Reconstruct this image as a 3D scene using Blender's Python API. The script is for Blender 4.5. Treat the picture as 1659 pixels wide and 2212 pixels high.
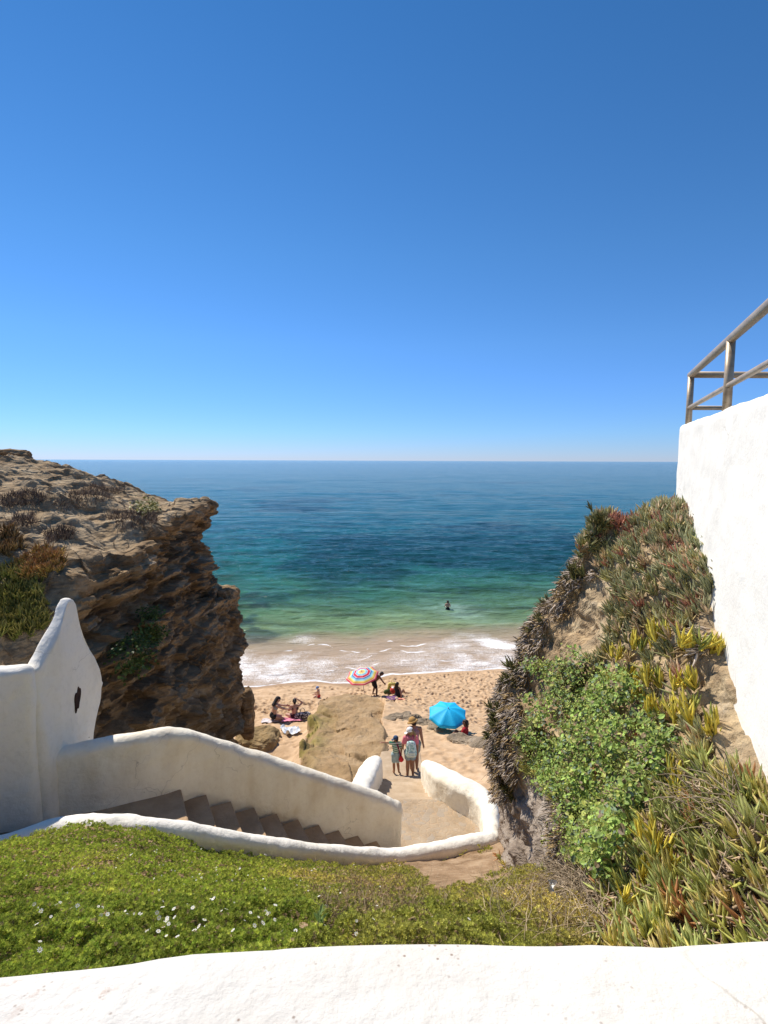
import bpy, bmesh, math, random
import numpy as np
from mathutils import Vector, Matrix

random.seed(7)
rng = np.random.default_rng(7)
for o in list(bpy.data.objects):
    bpy.data.objects.remove(o)
sc = bpy.context.scene
COL = sc.collection

# ------------------------------------------------------------------ camera, sky, sun, exposure
F, CX, CY, CAMZ = 1166.0, 829.5, 1106.0, 14.0
PITCH, ROLL = math.atan(111 / 1166), 0.0037
cd = bpy.data.cameras.new('camera')
cam = bpy.data.objects.new('camera', cd)
COL.objects.link(cam)
cd.sensor_fit = 'VERTICAL'
cd.sensor_height = 36
cd.lens = 36 * F / 2212
cd.clip_start = 0.05
cd.clip_end = 200000
CR = Matrix.Rotation(math.pi / 2 - PITCH, 3, 'X') @ Matrix.Rotation(ROLL, 3, 'Z')
cam.matrix_world = Matrix.Translation((0, 0, CAMZ)) @ CR.to_4x4()
sc.camera = cam

SUN_EL, SUN_AZ = 50.0, -45.0          # azimuth clockwise from +Y (out to sea); the sun stands high on the left
sx, sy = math.sin(math.radians(SUN_AZ)), math.cos(math.radians(SUN_AZ))
ce, se = math.cos(math.radians(SUN_EL)), math.sin(math.radians(SUN_EL))
TOSUN = Vector((sx * ce, sy * ce, se))
W = bpy.data.worlds.new('World')
sc.world = W
W.use_nodes = True
wn, wl = W.node_tree.nodes, W.node_tree.links
bg = wn['Background']
sky = wn.new('ShaderNodeTexSky')
sky.sky_type = 'NISHITA'
sky.sun_disc = False
sky.sun_elevation = math.radians(SUN_EL)
sky.sun_rotation = math.radians(SUN_AZ)
sky.altitude = 0
sky.air_density = 0.75
sky.dust_density = 0.0
sky.ozone_density = 8.0
hs = wn.new('ShaderNodeHueSaturation')
hs.inputs['Hue'].default_value = 0.498
hs.inputs['Saturation'].default_value = 1.08
hs.inputs['Value'].default_value = 1.12
wl.new(sky.outputs[0], hs.inputs['Color'])
# colour tint multiplied over the sky by elevation
tcw = wn.new('ShaderNodeTexCoord')
spw = wn.new('ShaderNodeSeparateXYZ')
wl.new(tcw.outputs['Generated'], spw.inputs[0])
rpw = wn.new('ShaderNodeValToRGB')
ew = rpw.color_ramp.elements
ew[0].position, ew[0].color = 0.0, (0.44, 0.45, 0.60, 1)
ew[1].position, ew[1].color = 0.34, (0.61, 0.74, 0.77, 1)
for q_, c_ in ((0.05, (0.48, 0.555, 0.68, 1)), (0.13, (0.57, 0.645, 0.78, 1)), (0.2, (0.63, 0.71, 0.78, 1)), (0.62, (0.48, 0.70, 0.75, 1))):
    e_ = ew.new(q_)
    e_.color = c_
mxw = wn.new('ShaderNodeMix')
mxw.data_type = 'RGBA'
mxw.blend_type = 'MULTIPLY'
mxw.inputs[0].default_value = 1
wl.new(spw.outputs[2], rpw.inputs[0])
wl.new(hs.outputs[0], mxw.inputs[6])
wl.new(rpw.outputs[0], mxw.inputs[7])
wl.new(mxw.outputs[2], bg.inputs['Color'])
bg.inputs['Strength'].default_value = 0.125
sl = bpy.data.lights.new('sun', 'SUN')
sl.energy = 4.4
sl.angle = math.radians(0.5)
sl.color = (1.0, 0.93, 0.83)
so = bpy.data.objects.new('sun', sl)
COL.objects.link(so)
so.rotation_euler = (-TOSUN).to_track_quat('-Z', 'Y').to_euler()
so.location = (0, 0, 60)
vs = sc.view_settings
vs.view_transform = 'Standard'
vs.look = 'None'
vs.exposure = 0.47
vs.gamma = 1
vs.use_curve_mapping = False

# ------------------------------------------------------------------ helpers: geometry
def ray(px, py):
    return CR @ Vector(((px - CX) / F, -(py - CY) / F, -1))
def P(px, py, d):                     # the world point seen there at distance d out to sea
    r = ray(px, py)
    return Vector((0, 0, CAMZ)) + r * (d / r.y)
def Pz(px, py, z):
    r = ray(px, py)
    return Vector((0, 0, CAMZ)) + r * ((z - CAMZ) / r.z)
CRT = np.array(CR.transposed())
def proj(V):
    q = (np.asarray(V, float) - np.array([0, 0, CAMZ])) @ CRT.T
    w = np.maximum(-q[..., 2], 1e-4)
    return CX + F * q[..., 0] / w, CY - F * q[..., 1] / w

def sstep(a, b, x):
    t = np.clip((np.asarray(x, float) - a) / (b - a), 0, 1)
    return t * t * (3 - 2 * t)
def _hash(i, j, k, seed):
    n = (i * 374761393 + j * 668265263 + k * 1274126177 + seed * 974634777) & 0xFFFFFFFF
    n = ((n ^ (n >> 13)) * 1274126177) & 0xFFFFFFFF
    n = ((n ^ (n >> 16)) * 2246822519) & 0xFFFFFFFF
    return ((n ^ (n >> 15)) & 0xFFFFFF) / float(0xFFFFFF) * 2 - 1
def vnoise(x, y, z=0.0, seed=0):
    x, y, z = np.broadcast_arrays(np.asarray(x, float), np.asarray(y, float), np.asarray(z, float))
    xi, yi, zi = np.floor(x).astype(np.int64), np.floor(y).astype(np.int64), np.floor(z).astype(np.int64)
    fx, fy, fz = x - xi, y - yi, z - zi
    ux, uy, uz = [f * f * f * (f * (f * 6 - 15) + 10) for f in (fx, fy, fz)]
    def L(a, b, t): return a + (b - a) * t
    r = []
    for dz in (0, 1):
        a = L(_hash(xi, yi, zi + dz, seed), _hash(xi + 1, yi, zi + dz, seed), ux)
        b = L(_hash(xi, yi + 1, zi + dz, seed), _hash(xi + 1, yi + 1, zi + dz, seed), ux)
        r.append(L(a, b, uy))
    return L(r[0], r[1], uz)
def fbm(x, y, z=0.0, seed=0, oct=4, gain=0.5):
    s, a, f = 0, 1.0, 1.0
    for o in range(oct):
        s = s + a * vnoise(np.asarray(x) * f, np.asarray(y) * f, np.asarray(z) * f, seed + o * 17)
        a *= gain
        f *= 2.03
    return s

def obj(name, me, mat=None, parent=None, smooth=True):
    if mat:
        me.materials.append(mat)
    if smooth is not None:
        me.polygons.foreach_set('use_smooth', np.full(len(me.polygons), bool(smooth)))
    me.update()
    o = bpy.data.objects.new(name, me)
    COL.objects.link(o)
    if parent:
        o.parent = parent
    return o
def mesh(name, V, Fc, mat=None, parent=None, smooth=True, attrs=None):
    V = np.ascontiguousarray(V, dtype=np.float32).reshape(-1, 3)
    me = bpy.data.meshes.new(name)
    if isinstance(Fc, np.ndarray):
        n, k = Fc.shape
        me.vertices.add(len(V))
        me.vertices.foreach_set('co', V.ravel())
        me.loops.add(n * k)
        me.loops.foreach_set('vertex_index', Fc.astype(np.int32).ravel())
        me.polygons.add(n)
        me.polygons.foreach_set('loop_start', np.arange(0, n * k, k, dtype=np.int32))
        me.update(calc_edges=True)
    else:
        me.from_pydata([tuple(map(float, v)) for v in V], [], Fc)
    for an, arr in (attrs or {}).items():
        arr = np.asarray(arr, dtype=np.float32)
        if arr.ndim == 1:
            a = me.attributes.new(an, 'FLOAT', 'POINT')
            a.data.foreach_set('value', arr)
        else:
            a = me.attributes.new(an, 'FLOAT_COLOR', 'POINT')
            a.data.foreach_set('color', np.concatenate([arr, np.ones((len(arr), 1), np.float32)], 1).ravel())
    return obj(name, me, mat, parent, smooth)
def gridfaces(nu, nv):
    i = np.arange(nu * nv).reshape(nu, nv)
    return np.stack([i[:-1, :-1], i[1:, :-1], i[1:, 1:], i[:-1, 1:]], -1).reshape(-1, 4)
def empty(name, loc=(0, 0, 0), rz=0.0):
    o = bpy.data.objects.new(name, None)
    o.empty_display_size = 0.1
    COL.objects.link(o)
    o.location = loc
    o.rotation_euler = (0, 0, rz)
    return o
def tag(o, label=None, cat=None, group=None, kind=None):
    for k, v in (('label', label), ('category', cat), ('group', group), ('kind', kind)):
        if v:
            o[k] = v
    return o
def cubic(P_, n):
    """Catmull-Rom through the rows of P_ (K,...), n samples"""
    P_ = np.asarray(P_, float)
    K = len(P_)
    t = np.linspace(0, K - 1, n)
    i = np.clip(t.astype(int), 0, K - 2)
    f = (t - i).reshape((-1,) + (1,) * (P_.ndim - 1))
    g = lambda j: P_[np.clip(j, 0, K - 1)]
    p0, p1, p2, p3 = g(i - 1), g(i), g(i + 1), g(i + 2)
    return 0.5 * (2 * p1 + (p2 - p0) * f + (2 * p0 - 5 * p1 + 4 * p2 - p3) * f ** 2 + (3 * p1 - p0 - 3 * p2 + p3) * f ** 3)
def gridnormals(G):
    du, dv = np.gradient(G, axis=0), np.gradient(G, axis=1)
    n = np.cross(du, dv)
    return n / np.maximum(np.linalg.norm(n, axis=-1, keepdims=True), 1e-9)
def inpoly(px, py, poly):
    px, py = np.asarray(px), np.asarray(py)
    c = np.zeros(px.shape, bool)
    n = len(poly)
    for i in range(n):
        x1, y1 = poly[i]
        x2, y2 = poly[(i + 1) % n]
        hit = ((y1 > py) != (y2 > py)) & (px < (x2 - x1) * (py - y1) / (y2 - y1 + 1e-12) + x1)
        c ^= hit
    return c
def tube(path, radii, sides=8, cap=True):
    path = [Vector(p) for p in path]
    if not hasattr(radii, '__len__'):
        radii = [radii] * len(path)
    V, Fc = [], []
    up = None
    for i, p in enumerate(path):
        t = (path[min(i + 1, len(path) - 1)] - path[max(i - 1, 0)]).normalized()
        if up is None:
            up = t.orthogonal().normalized()
        up = (up - t * up.dot(t)).normalized()
        b = t.cross(up)
        for k in range(sides):
            a = 2 * math.pi * k / sides
            V.append(p + (up * math.cos(a) + b * math.sin(a)) * radii[i])
        if i:
            for k in range(sides):
                k2 = (k + 1) % sides
                Fc.append(((i - 1) * sides + k, (i - 1) * sides + k2, i * sides + k2, i * sides + k))
    if cap:
        Fc.append(tuple(range(sides))[::-1])
        Fc.append(tuple(len(V) - sides + k for k in range(sides)))
    return V, Fc
def merge(parts):
    V, Fc = [], []
    for v, f in parts:
        o = len(V)
        V += list(v)
        Fc += [tuple(i + o for i in q) for q in f]
    return V, Fc
def box(x0, x1, y0, y1, z0, z1):
    V = [(x, y, z) for z in (z0, z1) for y in (y0, y1) for x in (x0, x1)]
    return V, [(0, 2, 3, 1), (4, 5, 7, 6), (0, 1, 5, 4), (2, 6, 7, 3), (0, 4, 6, 2), (1, 3, 7, 5)]
def scatter(tv, tf, M, T, cols=None, tcol=None):
    """copies of a template as one mesh: tv (n,3), tf (m,k), M (N,3,3), T (N,3)"""
    tv = np.asarray(tv, float)
    tf = np.asarray(tf)
    N, n = len(T), len(tv)
    V = np.einsum('nij,kj->nki', M, tv) + T[:, None, :]
    Fc = (tf[None] + (np.arange(N) * n)[:, None, None]).reshape(-1, tf.shape[1])
    a = {}
    if cols is not None:
        c = np.repeat(cols[:, None, :], n, 1)
        if tcol is not None:              # (n, w): blend toward a second colour along the leaf
            c = c * (1 - tcol[0][None, :, None]) + tcol[1][:, None, :] * tcol[0][None, :, None]
        a['Col'] = c.reshape(-1, 3)
    return V.reshape(-1, 3), Fc, a
def frames(D, roll=None, scale=None):
    """matrices whose Z axis is D (N,3), turned by roll, scaled"""
    D = D / np.linalg.norm(D, axis=1, keepdims=True)
    ref = np.where(np.abs(D[:, 2:3]) < 0.9, np.array([[0, 0, 1.0]]), np.array([[1.0, 0, 0]]))
    X = np.cross(ref, D)
    X /= np.linalg.norm(X, axis=1, keepdims=True)
    Y = np.cross(D, X)
    if roll is not None:
        c, s = np.cos(roll)[:, None], np.sin(roll)[:, None]
        X, Y = X * c + Y * s, -X * s + Y * c
    M = np.stack([X, Y, D], -1)
    if scale is not None:
        scale = np.asarray(scale)
        M = M * (scale[:, None, None] if scale.ndim == 1 else scale[:, None, :])
    return M

# ------------------------------------------------------------------ helpers: materials
def lin(r, g, b):
    f = lambda c: (c / 255 / 12.92) if c / 255 <= 0.04045 else ((c / 255 + 0.055) / 1.055) ** 2.4
    return (f(r), f(g), f(b))
class MT:
    def __init__(s, name, rough=0.8, spec=0.3, color=None):
        s.m = bpy.data.materials.new(name)
        s.m.use_nodes = True
        s.n, s.l = s.m.node_tree.nodes, s.m.node_tree.links
        s.b = s.n['Principled BSDF']
        s.b.inputs['Roughness'].default_value = rough
        s.b.inputs['Specular IOR Level'].default_value = spec
        if color:
            s.b.inputs['Base Color'].default_value = (*color, 1)
        s.co = None
    def coord(s, scale=(1, 1, 1), rot=(0, 0, 0)):
        if s.co is None:
            s.co = s.n.new('ShaderNodeTexCoord').outputs['Object']
        mp = s.n.new('ShaderNodeMapping')
        mp.inputs['Scale'].default_value = scale
        mp.inputs['Rotation'].default_value = rot
        s.l.new(s.co, mp.inputs['Vector'])
        return mp.outputs[0]
    def noise(s, scale, detail=5, rough=0.6, vec=None, dist=0.0):
        t = s.n.new('ShaderNodeTexNoise')
        t.inputs['Scale'].default_value = scale
        t.inputs['Detail'].default_value = detail
        t.inputs['Roughness'].default_value = rough
        t.inputs['Distortion'].default_value = dist
        s.l.new(vec if vec is not None else s.coord(), t.inputs['Vector'])
        return t.outputs['Fac']
    def voro(s, scale, feature='F1', vec=None, out='Distance', rnd=1.0):
        t = s.n.new('ShaderNodeTexVoronoi')
        t.feature = feature
        t.inputs['Scale'].default_value = scale
        t.inputs['Randomness'].default_value = rnd
        s.l.new(vec if vec is not None else s.coord(), t.inputs['Vector'])
        return t.outputs[out]
    def mixvec(s, k):
        nz = s.n.new('ShaderNodeTexNoise')
        nz.inputs['Scale'].default_value = 5
        s.l.new(s.coord(), nz.inputs['Vector'])
        sc_ = s.n.new('ShaderNodeVectorMath')
        sc_.operation = 'SCALE'
        sc_.inputs['Scale'].default_value = k
        s.l.new(nz.outputs['Color'], sc_.inputs[0])
        ad = s.n.new('ShaderNodeVectorMath')
        s.l.new(s.coord(), ad.inputs[0])
        s.l.new(sc_.outputs[0], ad.inputs[1])
        return ad.outputs[0]
    def ramp(s, fac, stops, interp='LINEAR'):
        r = s.n.new('ShaderNodeValToRGB')
        r.color_ramp.interpolation = interp
        e = r.color_ramp.elements
        while len(e) < len(stops):
            e.new(0.5)
        for i, (p, c) in enumerate(stops):
            e[i].position = p
            e[i].color = (*c, 1) if hasattr(c, '__len__') else (c, c, c, 1)
        s.l.new(fac, r.inputs[0])
        return r.outputs[0]
    def mix(s, fac, a, b, mode='MIX'):
        x = s.n.new('ShaderNodeMix')
        x.data_type = 'RGBA'
        x.blend_type = mode
        for v, i in ((fac, 0), (a, 6), (b, 7)):
            if hasattr(v, 'is_output') or isinstance(v, bpy.types.NodeSocket):
                s.l.new(v, x.inputs[i])
            elif i == 0:
                x.inputs[0].default_value = v
            else:
                x.inputs[i].default_value = (*v, 1)
        return x.outputs[2]
    def math(s, op, a, b=0.0):
        x = s.n.new('ShaderNodeMath')
        x.operation = op
        for v, i in ((a, 0), (b, 1)):
            if isinstance(v, bpy.types.NodeSocket):
                s.l.new(v, x.inputs[i])
            else:
                x.inputs[i].default_value = v
        return x.outputs[0]
    def attr(s, name, out='Color'):
        a = s.n.new('ShaderNodeAttribute')
        a.attribute_name = name
        return a.outputs[out]
    def base(s, sock):
        s.l.new(sock, s.b.inputs['Base Color'])
    def rough(s, sock):
        s.l.new(sock, s.b.inputs['Roughness'])
    def bump(s, h, strength=0.5, dist=0.02, prev=None):
        b = s.n.new('ShaderNodeBump')
        b.inputs['Strength'].default_value = strength
        b.inputs['Distance'].default_value = dist
        s.l.new(h, b.inputs['Height'])
        if prev:
            s.l.new(prev, b.inputs['Normal'])
        s.l.new(b.outputs[0], s.b.inputs['Normal'])
        return b.outputs[0]
def plain(name, color, rough=0.8, spec=0.3, var=0.15, scale=20):
    t = MT(name, rough, spec)
    f = t.noise(scale, 3)
    lo, hi = tuple(c * (1 - var) for c in color), tuple(min(1, c * (1 + var)) for c in color)
    t.base(t.ramp(f, [(0.3, lo), (0.7, hi)]))
    return t.m

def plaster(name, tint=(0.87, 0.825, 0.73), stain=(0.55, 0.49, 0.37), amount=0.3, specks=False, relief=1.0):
    t = MT(name, 0.9, 0.15)
    big = t.noise(0.9, 6, 0.62, dist=0.4)
    streak = t.noise(1.6, 5, 0.6, vec=t.coord((2.2, 2.2, 0.5)))
    f = t.math('MULTIPLY', t.ramp(big, [(0.42, 0), (0.72, 1)]), t.ramp(streak, [(0.35, 0), (0.7, 1)]))
    c = t.mix(t.math('MULTIPLY', f, amount * 2), tint, stain)
    fine = t.noise(14, 6, 0.65)
    c = t.mix(t.math('MULTIPLY', t.ramp(fine, [(0.5, 0), (0.75, 1)]), 0.18), c, tuple(v * 0.75 for v in stain))
    if specks:
        sp = t.voro(55, 'F1', vec=t.coord((1, 1, 1)))
        sel = t.noise(7, 3)
        k = t.math('MULTIPLY', t.ramp(sp, [(0.08, 1), (0.2, 0)]), t.ramp(sel, [(0.52, 0), (0.64, 1)]))
        c = t.mix(t.math('MULTIPLY', k, 0.85), c, (0.22, 0.15, 0.11))
        rs = t.math('MULTIPLY', t.ramp(t.noise(30, 5, .7), [(0.56, 0), (0.66, 1)]), t.ramp(t.noise(3.1, 3), [(0.56, 0), (0.68, 1)]))
        c = t.mix(t.math('MULTIPLY', rs, 0.65), c, (0.36, 0.2, 0.13))
    # hairline cracks and old repairs
    ck = t.voro(1.3, 'DISTANCE_TO_EDGE', t.mixvec(0.3))
    ckm = t.math('MULTIPLY', t.ramp(ck, [(0.0, 1), (0.008, 0)]), t.ramp(t.noise(1.1, 3), [(0.52, 0), (0.6, 0.5)]))
    c = t.mix(ckm, c, (0.3, 0.26, 0.2))
    t.base(c)
    n0 = t.bump(t.noise(2.4, 4, 0.5, vec=t.coord((1, 1, 1.6))), 0.45 * relief, 0.06)
    n1 = t.bump(t.noise(6, 6, 0.6), 0.65 * relief, 0.035, n0)
    t.bump(t.noise(60, 4, 0.6), 0.35, 0.006, n1)
    return t.m
M_plaster = plaster('white_plaster')  # default tint warmed to imitate bounce light on shaded faces
M_plaster_bounce = plaster('bounce_warmed_plaster', (0.87, 0.81, 0.68), (0.60, 0.47, 0.29), 0.33)  # cream bounce light put into the plaster colour, besides the stains
M_plaster_clean = plaster('clean_white_plaster', (0.80, 0.78, 0.72), (0.64, 0.59, 0.5), 0.15, False, 0.35)
M_plaster_fore = plaster('speckled_white_plaster', (0.62, 0.60, 0.555), (0.47, 0.41, 0.33), 0.3, True)

def rockmat(name, stops, strata=True, attr=None, bumpk=1.0):
    t = MT(name, 0.95, 0.1)
    v = t.coord((0.5, 0.35, 3.2), (0.06, 0.05, 0)) if strata else t.coord()
    a = t.noise(1.5, 9, 0.66, vec=v, dist=0.5)
    b = t.noise(1.1, 8, 0.65)
    f = t.math('ADD', t.math('MULTIPLY', a, 0.6), t.math('MULTIPLY', b, 0.4))
    c = t.ramp(f, stops)
    g = t.noise(9, 7, 0.7)
    c = t.mix(t.ramp(g, [(0.3, 0.0), (0.75, 0.5)]), c, t.mix(1.0, c, (0.42, 0.4, 0.38), 'MULTIPLY'))
    if attr:
        soil = t.ramp(t.noise(1.7, 8, 0.7), [(0.35, (0.27, 0.19, 0.11)), (0.5, (0.46, 0.34, 0.205)), (0.65, (0.58, 0.46, 0.30))])  # paler tan for upward faces, a sunlit look put into the colour
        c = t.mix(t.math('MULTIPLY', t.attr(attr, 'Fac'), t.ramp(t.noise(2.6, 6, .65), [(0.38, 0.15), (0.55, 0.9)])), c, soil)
    t.base(c)
    n1 = t.bump(t.noise(3, 9, 0.65, vec=v), 0.8 * bumpk, 0.12)
    n2 = t.bump(t.voro(6.5, 'F1', v), 0.5 * bumpk, 0.05, n1)
    t.bump(t.noise(20, 7, 0.7), 0.9 * bumpk, 0.035, n2)
    return t.m
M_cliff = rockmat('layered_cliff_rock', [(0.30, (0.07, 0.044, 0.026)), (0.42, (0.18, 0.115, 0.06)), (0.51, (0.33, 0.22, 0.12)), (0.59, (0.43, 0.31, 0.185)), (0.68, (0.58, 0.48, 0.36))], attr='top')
M_bank = rockmat('sandy_bank_rock', [(0.30, (0.16, 0.11, 0.07)), (0.42, (0.36, 0.25, 0.14)), (0.52, (0.50, 0.37, 0.21)), (0.64, (0.52, 0.44, 0.33)), (0.72, (0.42, 0.40, 0.36))], False)
M_slab = rockmat('sandstone_slab', [(0.32, (0.18, 0.13, 0.055)), (0.45, (0.335, 0.235, 0.115)), (0.58, (0.43, 0.305, 0.16)), (0.7, (0.47, 0.37, 0.22))], False)
M_greyrock = rockmat('grey_beach_rock', [(0.35, (0.2, 0.16, 0.11)), (0.5, (0.38, 0.30, 0.21)), (0.65, (0.47, 0.39, 0.29))], False)

# leaf material: colour per leaf from the mesh
def leafmat(name, rough=0.5, spec=0.35, trans=0.0):
    t = MT(name, rough, spec)
    c = t.attr('Col')
    f = t.noise(35, 3)
    t.base(t.mix(1.0, c, t.ramp(f, [(0.3, 0.72), (0.7, 1.25)]), 'MULTIPLY'))
    if trans:
        tr = t.n.new('ShaderNodeBsdfTranslucent')
        t.l.new(c, tr.inputs['Color'])
        mx = t.n.new('ShaderNodeMixShader')
        mx.inputs[0].default_value = trans
        t.l.new(t.b.outputs[0], mx.inputs[1])
        t.l.new(tr.outputs[0], mx.inputs[2])
        t.l.new(mx.outputs[0], t.n['Material Output'].inputs[0])
    return t.m
M_leaf = leafmat('fleshy_leaf', 0.45, 0.4)
M_thin = leafmat('thin_leaf', 0.55, 0.3, 0.25)
M_dry = leafmat('dry_stem', 0.85, 0.15)

#PART2
# ------------------------------------------------------------------ the beach
def slabz(Y):
    return CAMZ - (8.8 + 0.258 * (np.asarray(Y, float) - 14.8))
def _slab_outline():
    out = [(690, 1510), (718, 1503), (748, 1499), (790, 1502), (822, 1509), (838, 1519), (834, 1538), (828, 1558), (836, 1580), (838, 1610), (834, 1640), (820, 1690),
           (800, 1770), (740, 1800), (672, 1775), (654, 1710), (648, 1660), (646, 1620), (650, 1592), (662, 1566), (667, 1545), (683, 1530)]
    pts = []
    for px, py in out:
        r = ray(px, py)
        lo, hi = 10.0, 40.0
        for _ in range(40):
            m = (lo + hi) / 2
            if CAMZ + r.z * m / r.y > slabz(m):
                lo = m
            else:
                hi = m
        pts.append((r.x * m / r.y, m))
    return np.array(pts)
SLAB = _slab_outline()
SHX = np.array([-60, -20, -12, -8.5, -6, -4.3, -3.2, -1.5, 0.6, 3.0, 7.0, 14, 60])
SHY = np.array([31.8, 31.8, 31.9, 32.2, 32.9, 33.2, 32.9, 32.9, 34.3, 34.6, 35.2, 36, 37])
def shore(X):
    return np.interp(X, SHX, SHY) + 0.18 * fbm(np.asarray(X) * 0.8, 3.3, 0, 5, 3)
HD = ([0, 8, 12, 13.5, 17, 20, 22.5, 24.5, 27, 30, 33, 34.4, 45, 60, 90, 200],
      [8.0, 8.3, 8.45, 8.65, 9.45, 10.2, 10.85, 11.75, 12.6, 13.2, 13.72, 14.02, 15.0, 16.5, 19, 30])
def sandz(X, Y):
    X, Y = np.asarray(X, float), np.asarray(Y, float)
    w = sstep(18, 23, Y) * (1 - sstep(25, 29, Y))
    ye = np.clip(24.9 - 0.95 * np.maximum(X, 0), 20.5, 25)
    Yq = Y + (23.3 - ye) * w * 0.8
    Yq = Yq + (34.4 - np.interp(X, SHX, SHY)) * sstep(25, 33, Y)
    H = np.interp(Yq, *HD)
    H = H + 0.6 * sstep(-2.4, -3.3, X) * (1 - sstep(22.5, 26, Y))
    c_ = np.array([-1.6, 19.5])
    ins = inpoly(c_[0] + (X - c_[0]) * 1.06, c_[1] + (Y - c_[1]) * 1.03, [tuple(q) for q in SLAB])
    H = np.where(ins, np.maximum(H, CAMZ - slabz(Y) + 0.5), H)
    H = H + 1.2 * np.exp(-((X + 4.1) / 0.85) ** 2 - ((Y - 17.3) / 1.0) ** 2)
    H = H + 0.95 * np.exp(-((X - 0.38 + 0.06 * np.sin(Y * 5)) / 0.27) ** 2 - ((Y - 25.9) / 1.15) ** 4)
    H = H + 0.05 * fbm(X * 0.5, Y * 0.5, 0, 11, 3) * (1 - sstep(31, 33.5, Y))
    return CAMZ - H
def place(px, py):
    r = ray(px, py)
    lo, hi = 11.0, 60.0
    Z = lambda d: CAMZ + r.z * d / r.y - float(sandz(r.x * d / r.y, d))
    for _ in range(50):
        m = (lo + hi) / 2
        if Z(m) > 0:
            lo = m
        else:
            hi = m
    d = (lo + hi) / 2
    return Vector((r.x * d / r.y, d, CAMZ + r.z * d / r.y))

def build_sand():
    xs = np.concatenate([np.linspace(-120, -9.2, 40)[:-1], np.arange(-9.2, 9.0, 0.055), np.linspace(9, 120, 40)])
    ys = np.concatenate([np.linspace(2, 12.5, 25)[:-1], np.arange(12.5, 38, 0.055), np.linspace(38, 160, 40)])
    X, Y = np.meshgrid(xs, ys, indexing='ij')
    Z = sandz(X, Y)
    # footprints: trodden dips with raised rims
    sh = np.interp(xs, SHX, SHY)
    ix0 = np.searchsorted(xs, -9.2)
    iy0 = np.searchsorted(ys, 12.5)
    for _ in range(6500):
        fx, fy = rng.uniform(-8.5, 8.5), rng.uniform(13.5, 34.6)
        d2 = np.interp(fx, SHX, SHY) - fy
        if d2 < (0.7 if fx > 0 else 1.1) or (fx < -2.2 and fy > 27.5 and rng.random() < 0.75):
            continue
        if fy < 23 and rng.random() < 0.55:
            continue
        i, j = ix0 + int((fx + 9.2) / 0.055), iy0 + int((fy - 12.5) / 0.055)
        a = rng.uniform(0, math.pi)
        L_, Wd = rng.uniform(0.10, 0.17), rng.uniform(0.06, 0.10)
        dep = rng.uniform(0.04, 0.1) * (0.55 if fy < 23 else 1)
        s = np.s_[max(i - 7, 0):i + 8, max(j - 7, 0):j + 8]
        dx, dy = X[s] - fx, Y[s] - fy
        u = (dx * math.cos(a) + dy * math.sin(a)) / L_
        v = (-dx * math.sin(a) + dy * math.cos(a)) / Wd
        q = u * u + v * v
        Z[s] += dep * (-np.exp(-q * 1.3) + 0.38 * np.exp(-(np.sqrt(q) - 1.55) ** 2 * 4))
    dry = 1 - sstep(0.9, 0.2, (sh[:, None] - Y) / 2)
    Z += 0.022 * fbm(X * 3, Y * 3, 0, 31, 3) * dry
    wet = sstep(1.5, 0.5, sh[:, None] - Y + 0.35 * fbm(X * 0.6, Y * 0.6, 0, 8, 3)) * (1 - 0.6 * sstep(-1, 2.5, X))
    t = MT('beach_sand', 0.95, 0.1)
    n = t.noise(2.2, 8, 0.65)
    c = t.ramp(n, [(0.3, (0.43, 0.285, 0.165)), (0.55, (0.56, 0.39, 0.24)), (0.75, (0.62, 0.455, 0.30))])
    g = t.noise(60, 3, 0.7)
    c = t.mix(t.ramp(g, [(0.55, 0), (0.75, 0.5)]), c, (0.3, 0.2, 0.12))
    w = t.attr('wet', 'Fac')
    c = t.mix(w, c, (0.36, 0.225, 0.115))
    t.base(c)
    t.rough(t.ramp(w, [(0, 0.95), (1, 0.45)]))
    t.bump(t.noise(25, 6, 0.7), 0.5, 0.02)
    o = mesh('beach_sand', np.stack([X, Y, Z], -1), gridfaces(len(xs), len(ys)), t.m, attrs={'wet': wet.ravel()})
    tag(o, kind='structure')
build_sand()

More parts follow.
